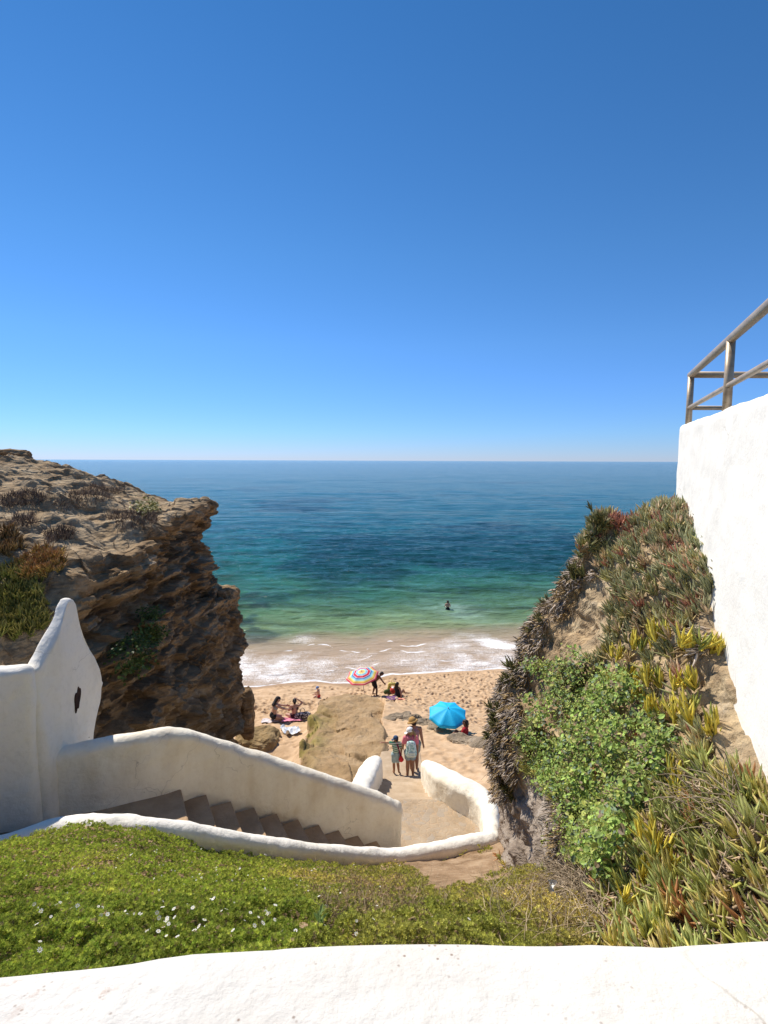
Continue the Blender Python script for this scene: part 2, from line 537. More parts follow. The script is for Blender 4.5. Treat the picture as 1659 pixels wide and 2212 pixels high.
# ------------------------------------------------------------------ the sea
def build_sea():
    rows = np.concatenate([np.linspace(1500, 1050, 520), np.linspace(1050, 1003, 90)[1:], 995 + np.geomspace(8, 0.16, 60)[1:]])
    d = 14.0 * 1166 / (rows - 995)
    n = len(d)
    cols = np.linspace(-1, 1, 620)
    Y = np.repeat(d[:, None], len(cols), 1)
    X = cols[None, :] * (d[:, None] * 0.95 + 6)
    s = Y - shore(X)
    px = 1.0 / (1166 / Y)                                   # metres per pixel across
    # long low swell lines and chop, faded where finer than the grid
    amp = sstep(2, 16, s)
    ya = np.log(Y)
    z = 0.09 * fbm(X * 0.10 + 0.04 * Y, Y * 0.32, 0, 41, 2) * sstep(400, 120, Y)
    z += 0.10 * fbm(X * 0.45 + 3, Y * 1.25, 0, 43, 3) * sstep(150, 60, Y)
    z += 0.10 * fbm(X * 0.03, Y * 0.09, 0, 45, 2) * sstep(1500, 300, Y) * sstep(70, 160, Y)
    z *= amp
    z -= 0.05 * sstep(0.4, -0.3, s)
    # water colour: sandy wash, green shallows, weed beds, blue deep
    sw = s + 1.6 * fbm(X * 0.12, Y * 0.2, 0, 51, 3) + 0.02 * s * fbm(X * 0.03, Y * 0.05, 0, 55, 3)
    stops = [0, 5, 8.0, 11, 16, 24, 36, 55, 90, 200, 500, 2500, 60000]
    rgb = np.array([(0.40, 0.292, 0.205), (0.37, 0.278, 0.19), (0.275, 0.24, 0.155), (0.15, 0.185, 0.115), (0.066, 0.118, 0.08), (0.032, 0.094, 0.082),
                    (0.015, 0.080, 0.094), (0.009, 0.072, 0.102), (0.008, 0.070, 0.118), (0.008, 0.075, 0.135), (0.010, 0.072, 0.135), (0.012, 0.068, 0.125), (0.014, 0.068, 0.125)])
    rgb[3:] = rgb[3:] * np.array([1.1, 1.27, 1.03])
    rgb[:3] = rgb[:3] * np.array([1.04, 1.03, 1.0])
    C = np.stack([np.interp(sw, stops, rgb[:, k]) for k in range(3)], -1)
    k = sstep(2.5, 6, np.log(np.maximum(s, 1)))
    pxx, pyy = proj(np.stack([X, Y, np.zeros_like(X)], -1))
    wd = fbm(X * 0.035 + 5, Y * 0.045, 0, 61, 4) + 0.3 * fbm(X * .2, Y * .3, 0, 62, 3)
    band = np.exp(-((Y - 72 - 0.25 * X) / 15) ** 2) * sstep(-18, -8, X) * 1.4 + 0.45 * np.exp(-((np.log(Y) - 4.75) / 0.35) ** 2)
    weed = sstep(0.05, 0.75, wd * 0.8 + band - 0.25) * sstep(14, 26, s) * sstep(700, 200, Y)
    ul = sstep(0.05, 0.6, (fbm(X * 0.5, Y * 0.35, 0, 63, 3) + 0.25) * (np.exp(-((X + 12.0) / 3.2) ** 2 - ((Y - 48) / 9) ** 2) + 0.9 * np.exp(-((X + 10.0) / 1.8) ** 2 - ((Y - 42) / 2.0) ** 2)))
    W_ = np.clip(weed * 0.62 + ul * 0.55, 0, 0.85)[..., None]
    C = C * (1 - W_) + np.array([0.005, 0.026, 0.045]) * W_
    # churned pale water round the bather
    ch = np.exp(-((X - 7.0 - 0.0) / 2.6) ** 2 - ((Y - 50.0 + 0.5 * (X - 6)) / 2.6) ** 2) * (0.6 + 0.5 * fbm(X, Y, 0, 65, 3))
    ch = np.clip(ch, 0, 1)[..., None] * 0.75
    C = C * (1 - ch) + np.array([0.30, 0.44, 0.38]) * ch
    # streaks of ripple colour
    rp = fbm(X * 0.22 + 0.1 * Y, Y * 0.9, 0, 71, 3) * sstep(300, 60, Y) * sstep(6, 14, s)
    C = C * (1 + 0.4 * rp)[..., None]
    # foam
    lip = np.exp(-((s - 0.12 - 0.1 * fbm(X * 1.5, Y, 0, 81, 2)) / 0.16) ** 2)
    lace = sstep(-0.1, 0.3, s) * (1 - sstep(3.0, 8.0, s + 1.8 * fbm(X * 0.25, Y * 0.3, 0, 82, 3))) * (0.5 + 0.12 * np.cos((X + 7) * 0.42))
    patch = np.exp(-((X + 8.3 + .35 * s) / 2.8) ** 2 - ((s - 3.2) / 3.4) ** 2) * 1.0
    patch = patch + 0.6 * np.exp(-((X + 6.3) / 1.3) ** 2 - ((s - 8.5) / 1.3) ** 2)
    yr = 41.5 - 0.55 * (X - 6.5)
    streak = np.exp(-((Y - yr) / 1.5) ** 2) * sstep(5.2, 8.0, X) * 1.0
    arc = np.zeros_like(s)
    for q, (off, wdt, lo, hi) in enumerate([(1.3, 0.10, -7.5, 1), (2.6, 0.12, -5, 6), (4.4, 0.13, -4, 7), (6.2, 0.13, -8, 4)]):
        yy = off + 0.9 * fbm(X * 0.4, q * 9.1, 0, 90 + q, 3)
        arc += np.exp(-((s - yy) / wdt) ** 2) * sstep(lo, lo + 1, X) * sstep(hi, hi - 1, X) * (0.5 + 0.5 * fbm(X * 2, 1, 0, 95 + q, 2))
    foam = np.maximum(np.maximum(lip, lace), np.maximum(patch, streak))
    foam = np.clip(foam * (1 + 0.45 * fbm(X * 0.7, Y * 0.8, 0, 84, 4)), 0, 1.15)
    foam = np.maximum(foam, 0)
    line = np.clip(lip + arc * 0.9, 0, 1) * sstep(-0.2, 0, s)
    t = MT('sea_water', 0.12, 0.04)
    t.b.inputs['IOR'].default_value = 1.33
    col = t.attr('Col')
    fo = t.attr('foam', 'Fac')
    ln = t.attr('line', 'Fac')
    wv = t.noise(1.2, 4, 0.6, vec=t.coord((1, 1, 1)))
    mp = t.coord((1, 0.75, 1))
    dv = t.n.new('ShaderNodeVectorMath')
    dv.operation = 'ADD'
    nz = t.n.new('ShaderNodeTexNoise')
    nz.inputs['Scale'].default_value = 2.2
    nz.inputs['Detail'].default_value = 4
    t.l.new(mp, nz.inputs['Vector'])
    sc_ = t.n.new('ShaderNodeVectorMath')
    sc_.operation = 'SCALE'
    sc_.inputs['Scale'].default_value = 0.7
    t.l.new(nz.outputs['Color'], sc_.inputs[0])
    t.l.new(mp, dv.inputs[0])
    t.l.new(sc_.outputs[0], dv.inputs[1])
    cell = t.voro(5.5, 'DISTANCE_TO_EDGE', dv.outputs[0])
    cell2 = t.voro(13.0, 'DISTANCE_TO_EDGE', dv.outputs[0])
    net = t.math('MAXIMUM', t.ramp(cell, [(0.0, 1), (0.11, 0)]), t.math('MULTIPLY', t.ramp(cell2, [(0.0, 1), (0.15, 0)]), 0.8))
    gate = t.noise(0.9, 5, 0.65)
    f1 = t.math('MULTIPLY', fo, t.math('ADD', t.math('MULTIPLY', net, 0.8), t.math('MULTIPLY', gate, 0.55)))
    thick = t.ramp(t.math('ADD', t.math('MULTIPLY', t.math('SUBTRACT', fo, 0.58), 2.4), t.math('MULTIPLY', t.math('SUBTRACT', t.noise(4.5, 8, 0.75), 0.5), 3.0)), [(0.2, 0), (0.9, 0.85)])
    ff = t.math('MAXIMUM', t.ramp(f1, [(0.2, 0), (0.72, 0.92)]), thick)
    ff = t.math('MAXIMUM', ff, t.ramp(t.math('MULTIPLY', ln, t.math('ADD', t.noise(4, 5, .7), 0.45)), [(0.25, 0), (0.7, 0.95)]))
    t.base(t.mix(ff, col, (0.88, 0.87, 0.86)))
    t.rough(t.ramp(ff, [(0, 0.09), (0.7, 0.8)]))
    b1 = t.bump(t.noise(0.55, 6, 0.62, vec=t.coord((0.55, 1.7, 1))), 0.95, 0.40)
    b1 = t.bump(t.noise(0.10, 5, 0.6, vec=t.coord((0.45, 1.3, 1))), 0.9, 1.3, b1)
    b2 = t.bump(t.noise(2.6, 5, 0.6, vec=t.coord((0.55, 1.6, 1))), 0.85, 0.09, b1)
    t.bump(ff, 0.4, 0.03, b2)
    o = mesh('sea', np.stack([X, Y, z], -1), gridfaces(n, len(cols)), t.m,
             attrs={'Col': C.reshape(-1, 3), 'foam': foam.ravel(), 'line': line.ravel()})
    tag(o, kind='structure')
build_sea()

# ------------------------------------------------------------------ the rock headland on the left
def hd(k):
    return k if k <= 8 else 8 + (k - 8) * 0.78
def build_cliff():
    S = {
     5.0: [(-40, .4), (-20, 1.2), (-15, 1.7), (-12, 2.1), (-9.5, 2.5), (-7.5, 2.9), (-6.0, 3.15), (-5.4, 3.4), (-5.2, 4.0), (-5.0, 5.0), (-4.9, 6.5), (-4.8, 9.5)],
     8.0: [(-40, 0), (-20, .6), (-15, 1.1), (-12, 1.45), (-9.5, 1.8), (-7.5, 2.15), (-6.2, 2.5), (-5.3, 2.85), (-4.95, 3.4), (-4.72, 4.4), (-4.6, 6.2), (-4.5, 9.5)],
     10.5: [(-40, -.6), (-20, .0), (-15, .35), (-12, .65), (-9.6, 1.0), (-7.6, 1.45), (-6.3, 1.8), (-5.6, 2.1), (-5.25, 2.9), (-5.05, 4.3), (-4.95, 6.2), (-4.7, 9.8)],
     14.0: [(-40, -1), (-20, -.4), (-15, -.05), (-12, .25), (-9.6, .6), (-7.8, 1.15), (-6.6, 1.6), (-5.85, 1.85), (-5.75, 2.7), (-5.35, 4.4), (-5.15, 6.4), (-4.9, 10.2)],
     17.0: [(-40, -1), (-20, -.5), (-15.5, -.25), (-12, .15), (-9.6, .5), (-8.2, 1.15), (-6.9, 1.55), (-6.2, 1.62), (-6.15, 2.6), (-5.9, 4.2), (-5.35, 6.2), (-5.35, 10.6)],
     19.0: [(-40, -1), (-20, -.5), (-15.4, -.42), (-13.2, .05), (-9.7, .68), (-8.45, 1.25), (-7.2, 1.68), (-6.3, 1.55), (-6.35, 2.7), (-6.35, 4.25), (-5.45, 5.6), (-5.5, 11)],
     20.2: [(-40, -1), (-20, -.5), (-15.6, -.45), (-13.8, .1), (-9.9, .72), (-8.75, 1.3), (-7.5, 1.8), (-6.65, 1.72), (-6.7, 2.9), (-6.75, 4.4), (-5.75, 5.8), (-5.75, 11.5)],
     21.5: [(-40, -.2), (-22, .3), (-16.6, .6), (-14.5, .9), (-11, 1.5), (-9.8, 2.2), (-8.9, 2.9), (-8.3, 3.6), (-8.2, 4.4), (-8.0, 5.5), (-7.4, 7.0), (-6.7, 12)],
     24.0: [(-40, 2), (-24, 2.2), (-18, 2.6), (-16, 3), (-14, 4), (-13, 5), (-12.3, 6), (-11.8, 7), (-11.5, 8), (-11.2, 9), (-10.8, 10), (-10.3, 13)],
     30.0: [(-40, 6), (-28, 6.5), (-22, 7), (-20, 8), (-19, 9), (-18, 10), (-17.5, 11), (-17, 11.5), (-16.5, 12), (-16, 12.5), (-15.5, 13), (-15, 14.5)],
    }
    S = {hd(k_): [(x * hd(k_) / k_, h * hd(k_) / k_) for x, h in v] for k_, v in S.items()}
    ks = sorted(S)
    A = np.array([[(x, k, CAMZ - h) for x, h in S[k]] for k in ks])      # (K, J, 3)
    # along Y: monotone in Y, linear between the keys but softened
    ys = np.concatenate([np.linspace(6.95, 8, 30)[:-1], np.arange(8, hd(20.6), 0.026), np.linspace(hd(20.6), hd(30), 50)])
    B = np.stack([np.stack([np.interp(ys, ks, A[:, j, c]) for c in range(3)], -1) for j in range(A.shape[1])], 1)
    J = B.shape[1]
    tpos = np.concatenate([np.linspace(0, 2, 30)[:-1], np.linspace(2, 6, 130)[:-1], np.linspace(6, J - 1, 260)])
    i = np.clip(tpos.astype(int), 0, J - 2)
    f = (tpos - i)[None, :, None]
    g = lambda q: B[:, np.clip(q, 0, J - 1)]
    p0, p1, p2, p3 = g(i - 1), g(i), g(i + 1), g(i + 2)
    G = 0.5 * (2 * p1 + (p2 - p0) * f + (2 * p0 - 5 * p1 + 4 * p2 - p3) * f ** 2 + (3 * p1 - p0 - 3 * p2 + p3) * f ** 3)
    N = gridnormals(G)
    if N[len(ys) // 2, -60, 0] < 0:
        N = -N
    X, Y, Z = G[..., 0], G[..., 1], G[..., 2]
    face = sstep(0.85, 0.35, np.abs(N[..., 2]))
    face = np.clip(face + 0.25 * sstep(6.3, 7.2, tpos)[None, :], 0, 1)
    zz = Z + 0.05 * X + 0.25 * fbm(X * 0.3, Y * 0.25, Z * 0.2, 101, 3)
    lay = 0.30 * vnoise(Y * 0.30, zz * 2.3, 0, 103) + 0.20 * vnoise(Y * 0.75, zz * 5.2, 0, 104) + 0.13 * vnoise(Y * 1.4, zz * 11, 0, 105) + 0.06 * vnoise(Y * 3, zz * 22, 0, 106)
    lay = np.sign(lay) * np.abs(lay) ** 0.8
    zl = zz * 3.6 + 0.35 * fbm(Y * 0.6, zz * .8, 0, 141, 2)
    li = np.floor(zl).astype(np.int64)
    bi = np.floor(Y * 1.25 + 5 * _hash(li, li * 0, li * 0, 143) + 0.35 * fbm(Y * 2, Z * 2, 0, 144, 2)).astype(np.int64)
    blocks = 0.17 * _hash(li, bi, li * 0, 145)
    zl2 = zz * 10.5 + 0.4 * fbm(Y * 1.4, zz * 2, 0, 147, 2)
    l2 = np.floor(zl2).astype(np.int64)
    b2 = np.floor(Y * 3.4 + 5 * _hash(l2, l2 * 0, l2 * 0, 149) + 0.3 * fbm(Y * 4, Z * 4, 0, 150, 2)).astype(np.int64)
    blocks = blocks + 0.075 * _hash(l2, b2, l2 * 0, 151)
    upper = sstep(-6.2, -4.0, Z - CAMZ)[...]
    rough = 0.30 * (1 - np.abs(fbm(X * 0.8, Y * 0.8, Z * 0.8, 111, 5))) - 0.22
    blocky = 0.3 * vnoise(X * 1.1, Y * 1.1 + 0.6 * Z, Z * 1.4 - 0.5 * Y, 113) + 0.15 * vnoise(X * 2.6, Y * 2.6, Z * 2.6, 115) + 0.08 * fbm(X * 6, Y * 6, Z * 6, 116, 3)
    D = face * (lay * (0.22 + 0.33 * upper) + blocks * (0.75 + 0.25 * upper) + rough * 0.6 + blocky * (1 - 0.6 * upper))
    xb, yb = np.floor(X * 2.2 + fbm(X, Y, 0, 161, 2)).astype(np.int64), np.floor(Y * 2.2 + fbm(X, Y, 5, 162, 2)).astype(np.int64)
    top = 0.07 * np.maximum(0, _hash(xb, yb, xb * 0, 163)) + 0.14 * fbm(X * 0.9, Y * 0.9, 0, 121, 5) + 0.10 * np.maximum(0, fbm(X * 2.6, Y * 2.6, 0, 123, 3))
    D = D * sstep(0, 0.2, face) + (1 - face) * top
    G = G + N * D[..., None]
    # the weathered knob on the skyline and its shelf
    kx, ky = -15.4, 20.0
    w = np.exp(-(((X - kx) / 1.0) ** 2 + ((Y - ky) / 1.6) ** 2))
    G[..., 2] += 0.0 * w
    ocl = sstep(0.0, 0.6, fbm(X * 0.7, Y * 0.7, Z * 0.7, 131, 4)) * (1 - face) * 0.7
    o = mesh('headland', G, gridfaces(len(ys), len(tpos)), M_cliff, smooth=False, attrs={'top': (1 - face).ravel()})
    tag(o, kind='structure')
    return G
GC = build_cliff()

def rock(name, loc, size, seed, mat, rot=0.0, rough=0.35, sub=4, flat=False, layered=0.0):
    bm = bmesh.new()
    bmesh.ops.create_icosphere(bm, subdivisions=sub, radius=1)
    V = np.array([v.co[:] for v in bm.verts])
    Fc = [tuple(v.index for v in f.verts) for f in bm.faces]
    bm.free()
    V = np.sign(V) * np.abs(V) ** 0.62                 # boxier
    V = V * np.array(size)
    s = 1.0 / max(0.2, min(size))
    n = V / np.linalg.norm(V, axis=1, keepdims=True)
    D = rough * min(size) * (0.7 * fbm(V[:, 0] * s * .9 + seed, V[:, 1] * s * .9, V[:, 2] * s * .9, seed, 4) + 0.25 * fbm(V[:, 0] * s * 4, V[:, 1] * s * 4, V[:, 2] * s * 4, seed + 5, 3))
    if layered:
        D = D + layered * vnoise(V[:, 0] * .6, V[:, 1] * .6, V[:, 2] * 9, seed + 9)
    V = V + n * D[:, None]
    o = mesh(name, V, Fc, mat, smooth=False)
    o.location = loc
    o.rotation_euler = (0, 0, rot)
    return o

# skyline knob, leaning out over the headland
k = P(20, 985, 17.3)
o = rock('boulder', k + Vector((0, 0, 0.0)), (0.65, 0.45, 0.19), 3, M_cliff, 0.2, 0.5, 4, layered=0.1)
tag(o, 'flat weathered boulder perched on the headland skyline at the far left', 'rock')
o = rock('boulder', P(45, 1008, 17.0), (1.0, 0.7, 0.19), 5, M_cliff, -0.1, 0.4, 4, layered=0.08)
tag(o, 'pale flat slab of rock under the skyline boulder on the headland', 'rock')
o = rock('boulder', P(402, 1114, 16.7), (0.65, 0.7, 0.26), 8, M_cliff, 0.1, 0.35, 5, layered=0.1)
o.rotation_euler = (0, math.radians(-12), 0.1)
tag(o, 'jutting brown rock lip at the tip of the headland above the water', 'rock')
o = rock('boulder', P(478, 1294, 16.9), (0.54, 0.6, 0.4), 9, M_cliff, 0.3, 0.4, 5, layered=0.06)
tag(o, 'rounded brown rock shoulder halfway down the headland tip', 'rock')

# ------------------------------------------------------------------ rock slab and rocks on the beach
def build_slab():
    pts = SLAB
    n = 260
    loop = cubic(np.vstack([pts, pts[:1]]), n + 1)[:-1]
    tt = np.linspace(0, 2 * math.pi, n, endpoint=False)
    cen = np.array([-1.6, 19.5])
    ring = []
    R = np.concatenate([np.linspace(0.0, 0.93, 90), [0.955, 0.975, 0.99, 1.0]])
    for r_ in R:
        q = cen + (loop - cen) * r_
        z = slabz(q[:, 1]) + 0.07 * fbm(q[:, 0] * 0.5, q[:, 1] * 0.5, 0, 201, 3) + 0.045 * fbm(q[:, 0] * 2.2, q[:, 1] * 2.2, 0, 203, 4)
        ridge = np.abs(vnoise(q[:, 0] * 0.8 + 0.3 * q[:, 1], q[:, 1] * 0.8, 0, 207))
        z -= 0.05 * sstep(0.05, 0.0, ridge) * sstep(-.2, .3, vnoise(q[:, 0], q[:, 1], 0, 208))
        z += 0.10 * fbm(q[:, 0] * 1.1, q[:, 1] * 0.9, 0, 213, 4)
        st_ = np.floor(q[:, 0] * 0.9 + 0.7 * q[:, 1] * 0.35 + 0.8 * vnoise(q[:, 0] * 0.8, q[:, 1] * 0.8, 0, 215)).astype(np.int64)
        z += 0.09 * _hash(st_, st_ * 0, st_ * 0, 217) * sstep(0.99, 0.9, r_)
        left = sstep(-1.9, -2.6, q[:, 0]) * sstep(25, 20, q[:, 1])
        z -= 0.4 * left * (0.6 + vnoise(q[:, 0] * 1.4, q[:, 1] * 1.4, 0, 209)) * sstep(0.6, 0.9, r_)
        z -= 0.10 * sstep(0.93, 1.0, r_)
        ring.append(np.stack([q[:, 0], q[:, 1], z], -1))
    base = ring[-1]
    for k_, (dz, ex) in enumerate([(0.12, 1.004), (0.25, 1.0), (0.4, 0.99), (0.6, 0.985), (0.85, 0.98), (1.2, 0.97), (2.0, 0.97)]):
        q = cen + (base[:, :2] - cen) * (ex + 0.012 * vnoise(base[:, 0] * 2, base[:, 1] * 2, k_ * 1.3, 211)[:, None])
        ring.append(np.stack([q[:, 0], q[:, 1], base[:, 2] - dz], -1))
    G = np.stack(ring, 0)
    G = np.concatenate([G, G[:, :1]], 1)
    t = MT('sandstone_slab_mossy', 0.95, 0.1)
    c = t.ramp(t.noise(0.8, 8, 0.62), [(0.3, (0.29, 0.19, 0.10)), (0.5, (0.40, 0.27, 0.15)), (0.7, (0.47, 0.34, 0.21))])
    c = t.mix(t.ramp(t.noise(11, 6, 0.7), [(0.45, 0), (0.75, 0.5)]), c, (0.2, 0.145, 0.07))
    c = t.mix(t.math('MULTIPLY', t.attr('moss', 'Fac'), t.ramp(t.noise(1.5, 6, .65), [(0.36, 0), (0.6, 1)])), c, (0.27, 0.23, 0.06))
    t.base(c)
    n1 = t.bump(t.noise(2.4, 9, 0.66), 0.8, 0.12)
    n2 = t.bump(t.ramp(t.voro(5.0, 'F1'), [(0.0, 0), (0.35, 1)]), 0.5, 0.05, n1)
    t.bump(t.noise(18, 6, 0.7), 0.9, 0.04, n2)
    X, Y = G[..., 0], G[..., 1]
    moss = np.clip(sstep(-1.6, -2.9, X) * sstep(24.5, 19, Y) + 0.05, 0, 1)
    o = mesh('rock_slab', G, gridfaces(*G.shape[:2]), t.m, attrs={'moss': moss.ravel()})
    tag(o, 'broad flat sandstone slab with mossy left edge lying between stairs and beach', 'rock')
build_slab()

p = P(556, 1583, 19.6)
o = rock('boulder', p + Vector((0, 0, -0.72)), (0.85, 0.8, 0.85), 21, M_slab, 0.1, 0.22, 5)
tag(o, 'flat-topped yellowish boulder at the foot of the headland', 'rock')
o = rock('boulder', P(534, 1528, 18.2) + Vector((0, 0, -0.25)), (0.25, 0.3, 0.9), 23, M_cliff, 0.3, 0.4, 5)
tag(o, 'narrow upright dark rock spike beside the base of the headland', 'rock')
o = rock('boulder', P(625, 1655, 17.5) + Vector((0.0, 0, -0.5)), (0.5, 0.5, 0.35), 25, M_slab, 0.3, 0.3, 4)
tag(o, 'low dark mossy boulder in the gap behind the stair wall', 'rock')
lab = ['small grey rock at the beach end of the slab crack, leftmost of the diagonal row', 'grey half-buried rock in the diagonal row, second from the slab crack', 'brownish half-buried rock in the diagonal row, third from the slab crack',
       'grey lumpy rock in the middle of the diagonal row across the sand', 'pale half-buried rock in the diagonal row left of the blue parasol pole', 'small grey rock in the diagonal row right under the blue parasol']
for i, (px, py, a, b_, h_) in enumerate([(850, 1550, .35, .25, .12), (876, 1552, .4, .25, .14), (897, 1556, .3, .25, .18), (917, 1563, .42, .3, .16), (938, 1572, .4, .28, .14), (958, 1581, .32, .25, .13)]):
    o = rock('beach_rock', place(px, py) + Vector((0, 0, -0.03)), (a * 1.15, b_, h_), 31 + i, M_greyrock, 0.5 + i, 0.8, 4)
    tag(o, lab[i], 'rock', 'rocks in a diagonal row on the sand')
p = place(1004, 1602)
o = rock('beach_rock', p + Vector((0, 0, -0.09)), (0.6, 0.42, 0.26), 41, M_greyrock, -0.6, 0.5, 4)
tag(o, 'largest pale smooth rock on the sand in front of the blue parasol sitters', 'rock')
p = place(1046, 1610)
o = rock('beach_rock', p + Vector((0.15, 0, 0.02)), (0.7, 0.4, 0.16), 43, M_greyrock, 0.1, 0.3, 4)
tag(o, 'flat pale rock on the sand beside the overgrown bank', 'rock')

# ------------------------------------------------------------------ garden slope in front of the stairs
GP = [(0, 1835, 5.35), (130, 1800, 5.55), (270, 1792, 5.7), (300, 1803, 5.72), (420, 1838, 6.1), (560, 1858, 6.7), (680, 1866, 7.3), (760, 1878, 7.7), (880, 1868, 7.95), (1000, 1852, 8.2), (1085, 1822, 8.55),
      (-200, 1860, 5.0), (-350, 2000, 3.0), (-400, 2150, 1.6), (0, 2115, 1.7), (400, 2085, 1.85), (900, 2060, 1.95), (1280, 2060, 2.0), (0, 1980, 3.1), (400, 1950, 3.6), (800, 1960, 3.9), (1100, 1970, 3.5),
      (900, 1905, 6.0), (1100, 1892, 5.6), (1195, 1892, 4.3), (1230, 1960, 3.2), (620, 1910, 5.2), (200, 1880, 4.6), (1150, 1850, 7.5)]
GW = np.array([P(*g) for g in GP])
GW = np.vstack([GW, [(-2, 0.3, 12.25), (0, 0.3, 12.2), (2, 0.3, 12.2), (3.2, 3, 11), (3.2, 6.5, 8.8)]])
def _tps():
    A = GW[:, :2]
    r2 = ((A[:, None] - A[None]) ** 2).sum(-1)
    K = np.where(r2 > 0, r2 * np.log(r2 + 1e-12) * 0.5, 0) + np.eye(len(A)) * 0.06
    Q = np.hstack([np.ones((len(A), 1)), A])
    M = np.block([[K, Q], [Q.T, np.zeros((3, 3))]])
    return np.linalg.solve(M, np.concatenate([GW[:, 2], np.zeros(3)]))
TP = _tps()
def gardz(X, Y):
    X, Y = np.asarray(X, float), np.asarray(Y, float)
    z = TP[-3] + TP[-2] * X + TP[-1] * Y
    for k_ in range(len(GW)):
        r2 = (X - GW[k_, 0]) ** 2 + (Y - GW[k_, 1]) ** 2
        z = z + TP[k_] * np.where(r2 > 0, r2 * np.log(r2 + 1e-12) * 0.5, 0)
    return z
def build_garden():
    xs, ys = np.arange(-6.5, 2.6, 0.03), np.arange(0.4, 8.85, 0.03)
    X, Y = np.meshgrid(xs, ys, indexing='ij')
    Z = gardz(X, Y) + 0.03 * fbm(X * 1.3, Y * 1.3, 0, 301, 3) + 0.012 * fbm(X * 7, Y * 7, 0, 303, 3)
    t = MT('garden_soil', 0.95, 0.1)
    c = t.ramp(t.noise(3, 8, 0.65), [(0.32, (0.19, 0.12, 0.065)), (0.5, (0.31, 0.205, 0.12)), (0.68, (0.42, 0.30, 0.19))])
    c = t.mix(t.ramp(t.voro(26), [(0.1, 0.8), (0.22, 0)]), c, (0.5, 0.41, 0.3))
    t.base(c)
    t.bump(t.noise(24, 6, 0.7), 0.7, 0.03)
    o = mesh('ground', np.stack([X, Y, Z], -1), gridfaces(len(xs), len(ys)), t.m)
    tag(o, kind='structure')
build_garden()

# ------------------------------------------------------------------ white walls
def wall_mesh(name, pts, mat, parent=None, smooth=True, depth=1.6, seed=0, amp=1.0, rt=0.45, zb=None, ends=0.12, hook=None):
    """pts: rows (x, y, ztop, thickness); a hand-plastered wall with a rounded top"""
    pts = np.asarray(pts, float)
    L_ = np.linalg.norm(np.diff(pts[:, :2], axis=0), axis=1).sum()
    n = max(12, int(L_ / 0.045))
    if smooth:
        C = cubic(pts, n)
    else:
        s = np.concatenate([[0], np.cumsum(np.linalg.norm(np.diff(pts[:, :2], axis=0), axis=1))])
        tt = np.linspace(0, s[-1], n)
        C = np.stack([np.interp(tt, s, pts[:, k_]) for k_ in range(4)], -1)
    T = np.gradient(C[:, :2], axis=0)
    T /= np.linalg.norm(T, axis=1, keepdims=True)
    Nn = np.stack([-T[:, 1], T[:, 0]], -1)
    # profile (lateral -1..1, drop from the top)
    prof = [(-1, q) for q in np.linspace(1, 0.0, 22)]
    prof = [(-1, 0.5 + 0.0), ]
    rows = []
    ring0 = []
    downs = np.concatenate([np.linspace(depth, 0.35, 18), np.linspace(0.33, 0.0, 7)])
    for q in downs:
        ring0.append((-1, q, 0))
    for a in np.linspace(0, math.pi, 15)[1:-1]:
        ring0.append((-math.cos(a), 0, math.sin(a)))
    for q in downs[::-1]:
        ring0.append((1, q, 0))
    out = []
    def ring(i, shift=0.0, latk=1.0, dropk=0.0):
        x, y, zt, th = C[i]
        r_ = min(th * rt, 0.16)
        V = []
        for la, dn, up in ring0:
            lat = la * th / 2 * latk
            zz = zt - r_ + r_ * up - dn - dropk
            V.append((x + Nn[i, 0] * lat + T[i, 0] * shift, y + Nn[i, 1] * lat + T[i, 1] * shift, zz))
        return V
    caps = [1.0, 0.75, 0.5, 0.25]
    e = ends
    for k_ in caps:
        a = k_ * math.pi / 2
        th = C[0, 3]
        out.append(ring(0, -e * math.sin(a), 1 - min(e, th * 0.5) / (th / 2) * (1 - math.cos(a)) * 0.98, e * (1 - math.cos(a))))
    for i in range(n):
        out.append(ring(i))
    for k_ in caps[::-1]:
        a = k_ * math.pi / 2
        th = C[-1, 3]
        out.append(ring(n - 1, e * math.sin(a), 1 - min(e, th * 0.5) / (th / 2) * (1 - math.cos(a)) * 0.98, e * (1 - math.cos(a))))
    G = np.array(out)
    N = gridnormals(G)
    cen = G.mean(1, keepdims=True)
    if (N * (G - cen)).sum(-1).mean() < 0:
        N = -N
    X, Y, Z = G[..., 0] + seed, G[..., 1], G[..., 2]
    D = 0.020 * fbm(X * 1.4, Y * 1.4, Z * 1.4, 401 + seed, 3) + 0.009 * fbm(X * 5, Y * 5, Z * 5, 403 + seed, 3) + 0.003 * fbm(X * 16, Y * 16, Z * 16, 405 + seed, 2)
    G = G + N * (D * amp)[..., None]
    if hook:
        G = hook(G)
    nu, nv = G.shape[:2]
    Fq = gridfaces(nu, nv)
    Vv = G.reshape(-1, 3)
    Fl = [tuple(q) for q in Fq]
    for row in (0, nu - 1):                      # close the ends: strips across the profile
        for j in range(nv // 2):
            a, b_, c_, d_ = row * nv + j, row * nv + j + 1, row * nv + nv - 2 - j, row * nv + nv - 1 - j
            if b_ < c_:
                Fl.append((a, b_, c_, d_) if row == 0 else (d_, c_, b_, a))
            elif b_ == c_:
                Fl.append((a, b_, d_) if row == 0 else (d_, b_, a))
    return mesh(name, Vv, Fl, mat, parent, True)
def top(px, py, d, th, dx=0, dy=0):
    p_ = P(px, py, d)
    return (p_.x + dx, p_.y + dy, p_.z, th)

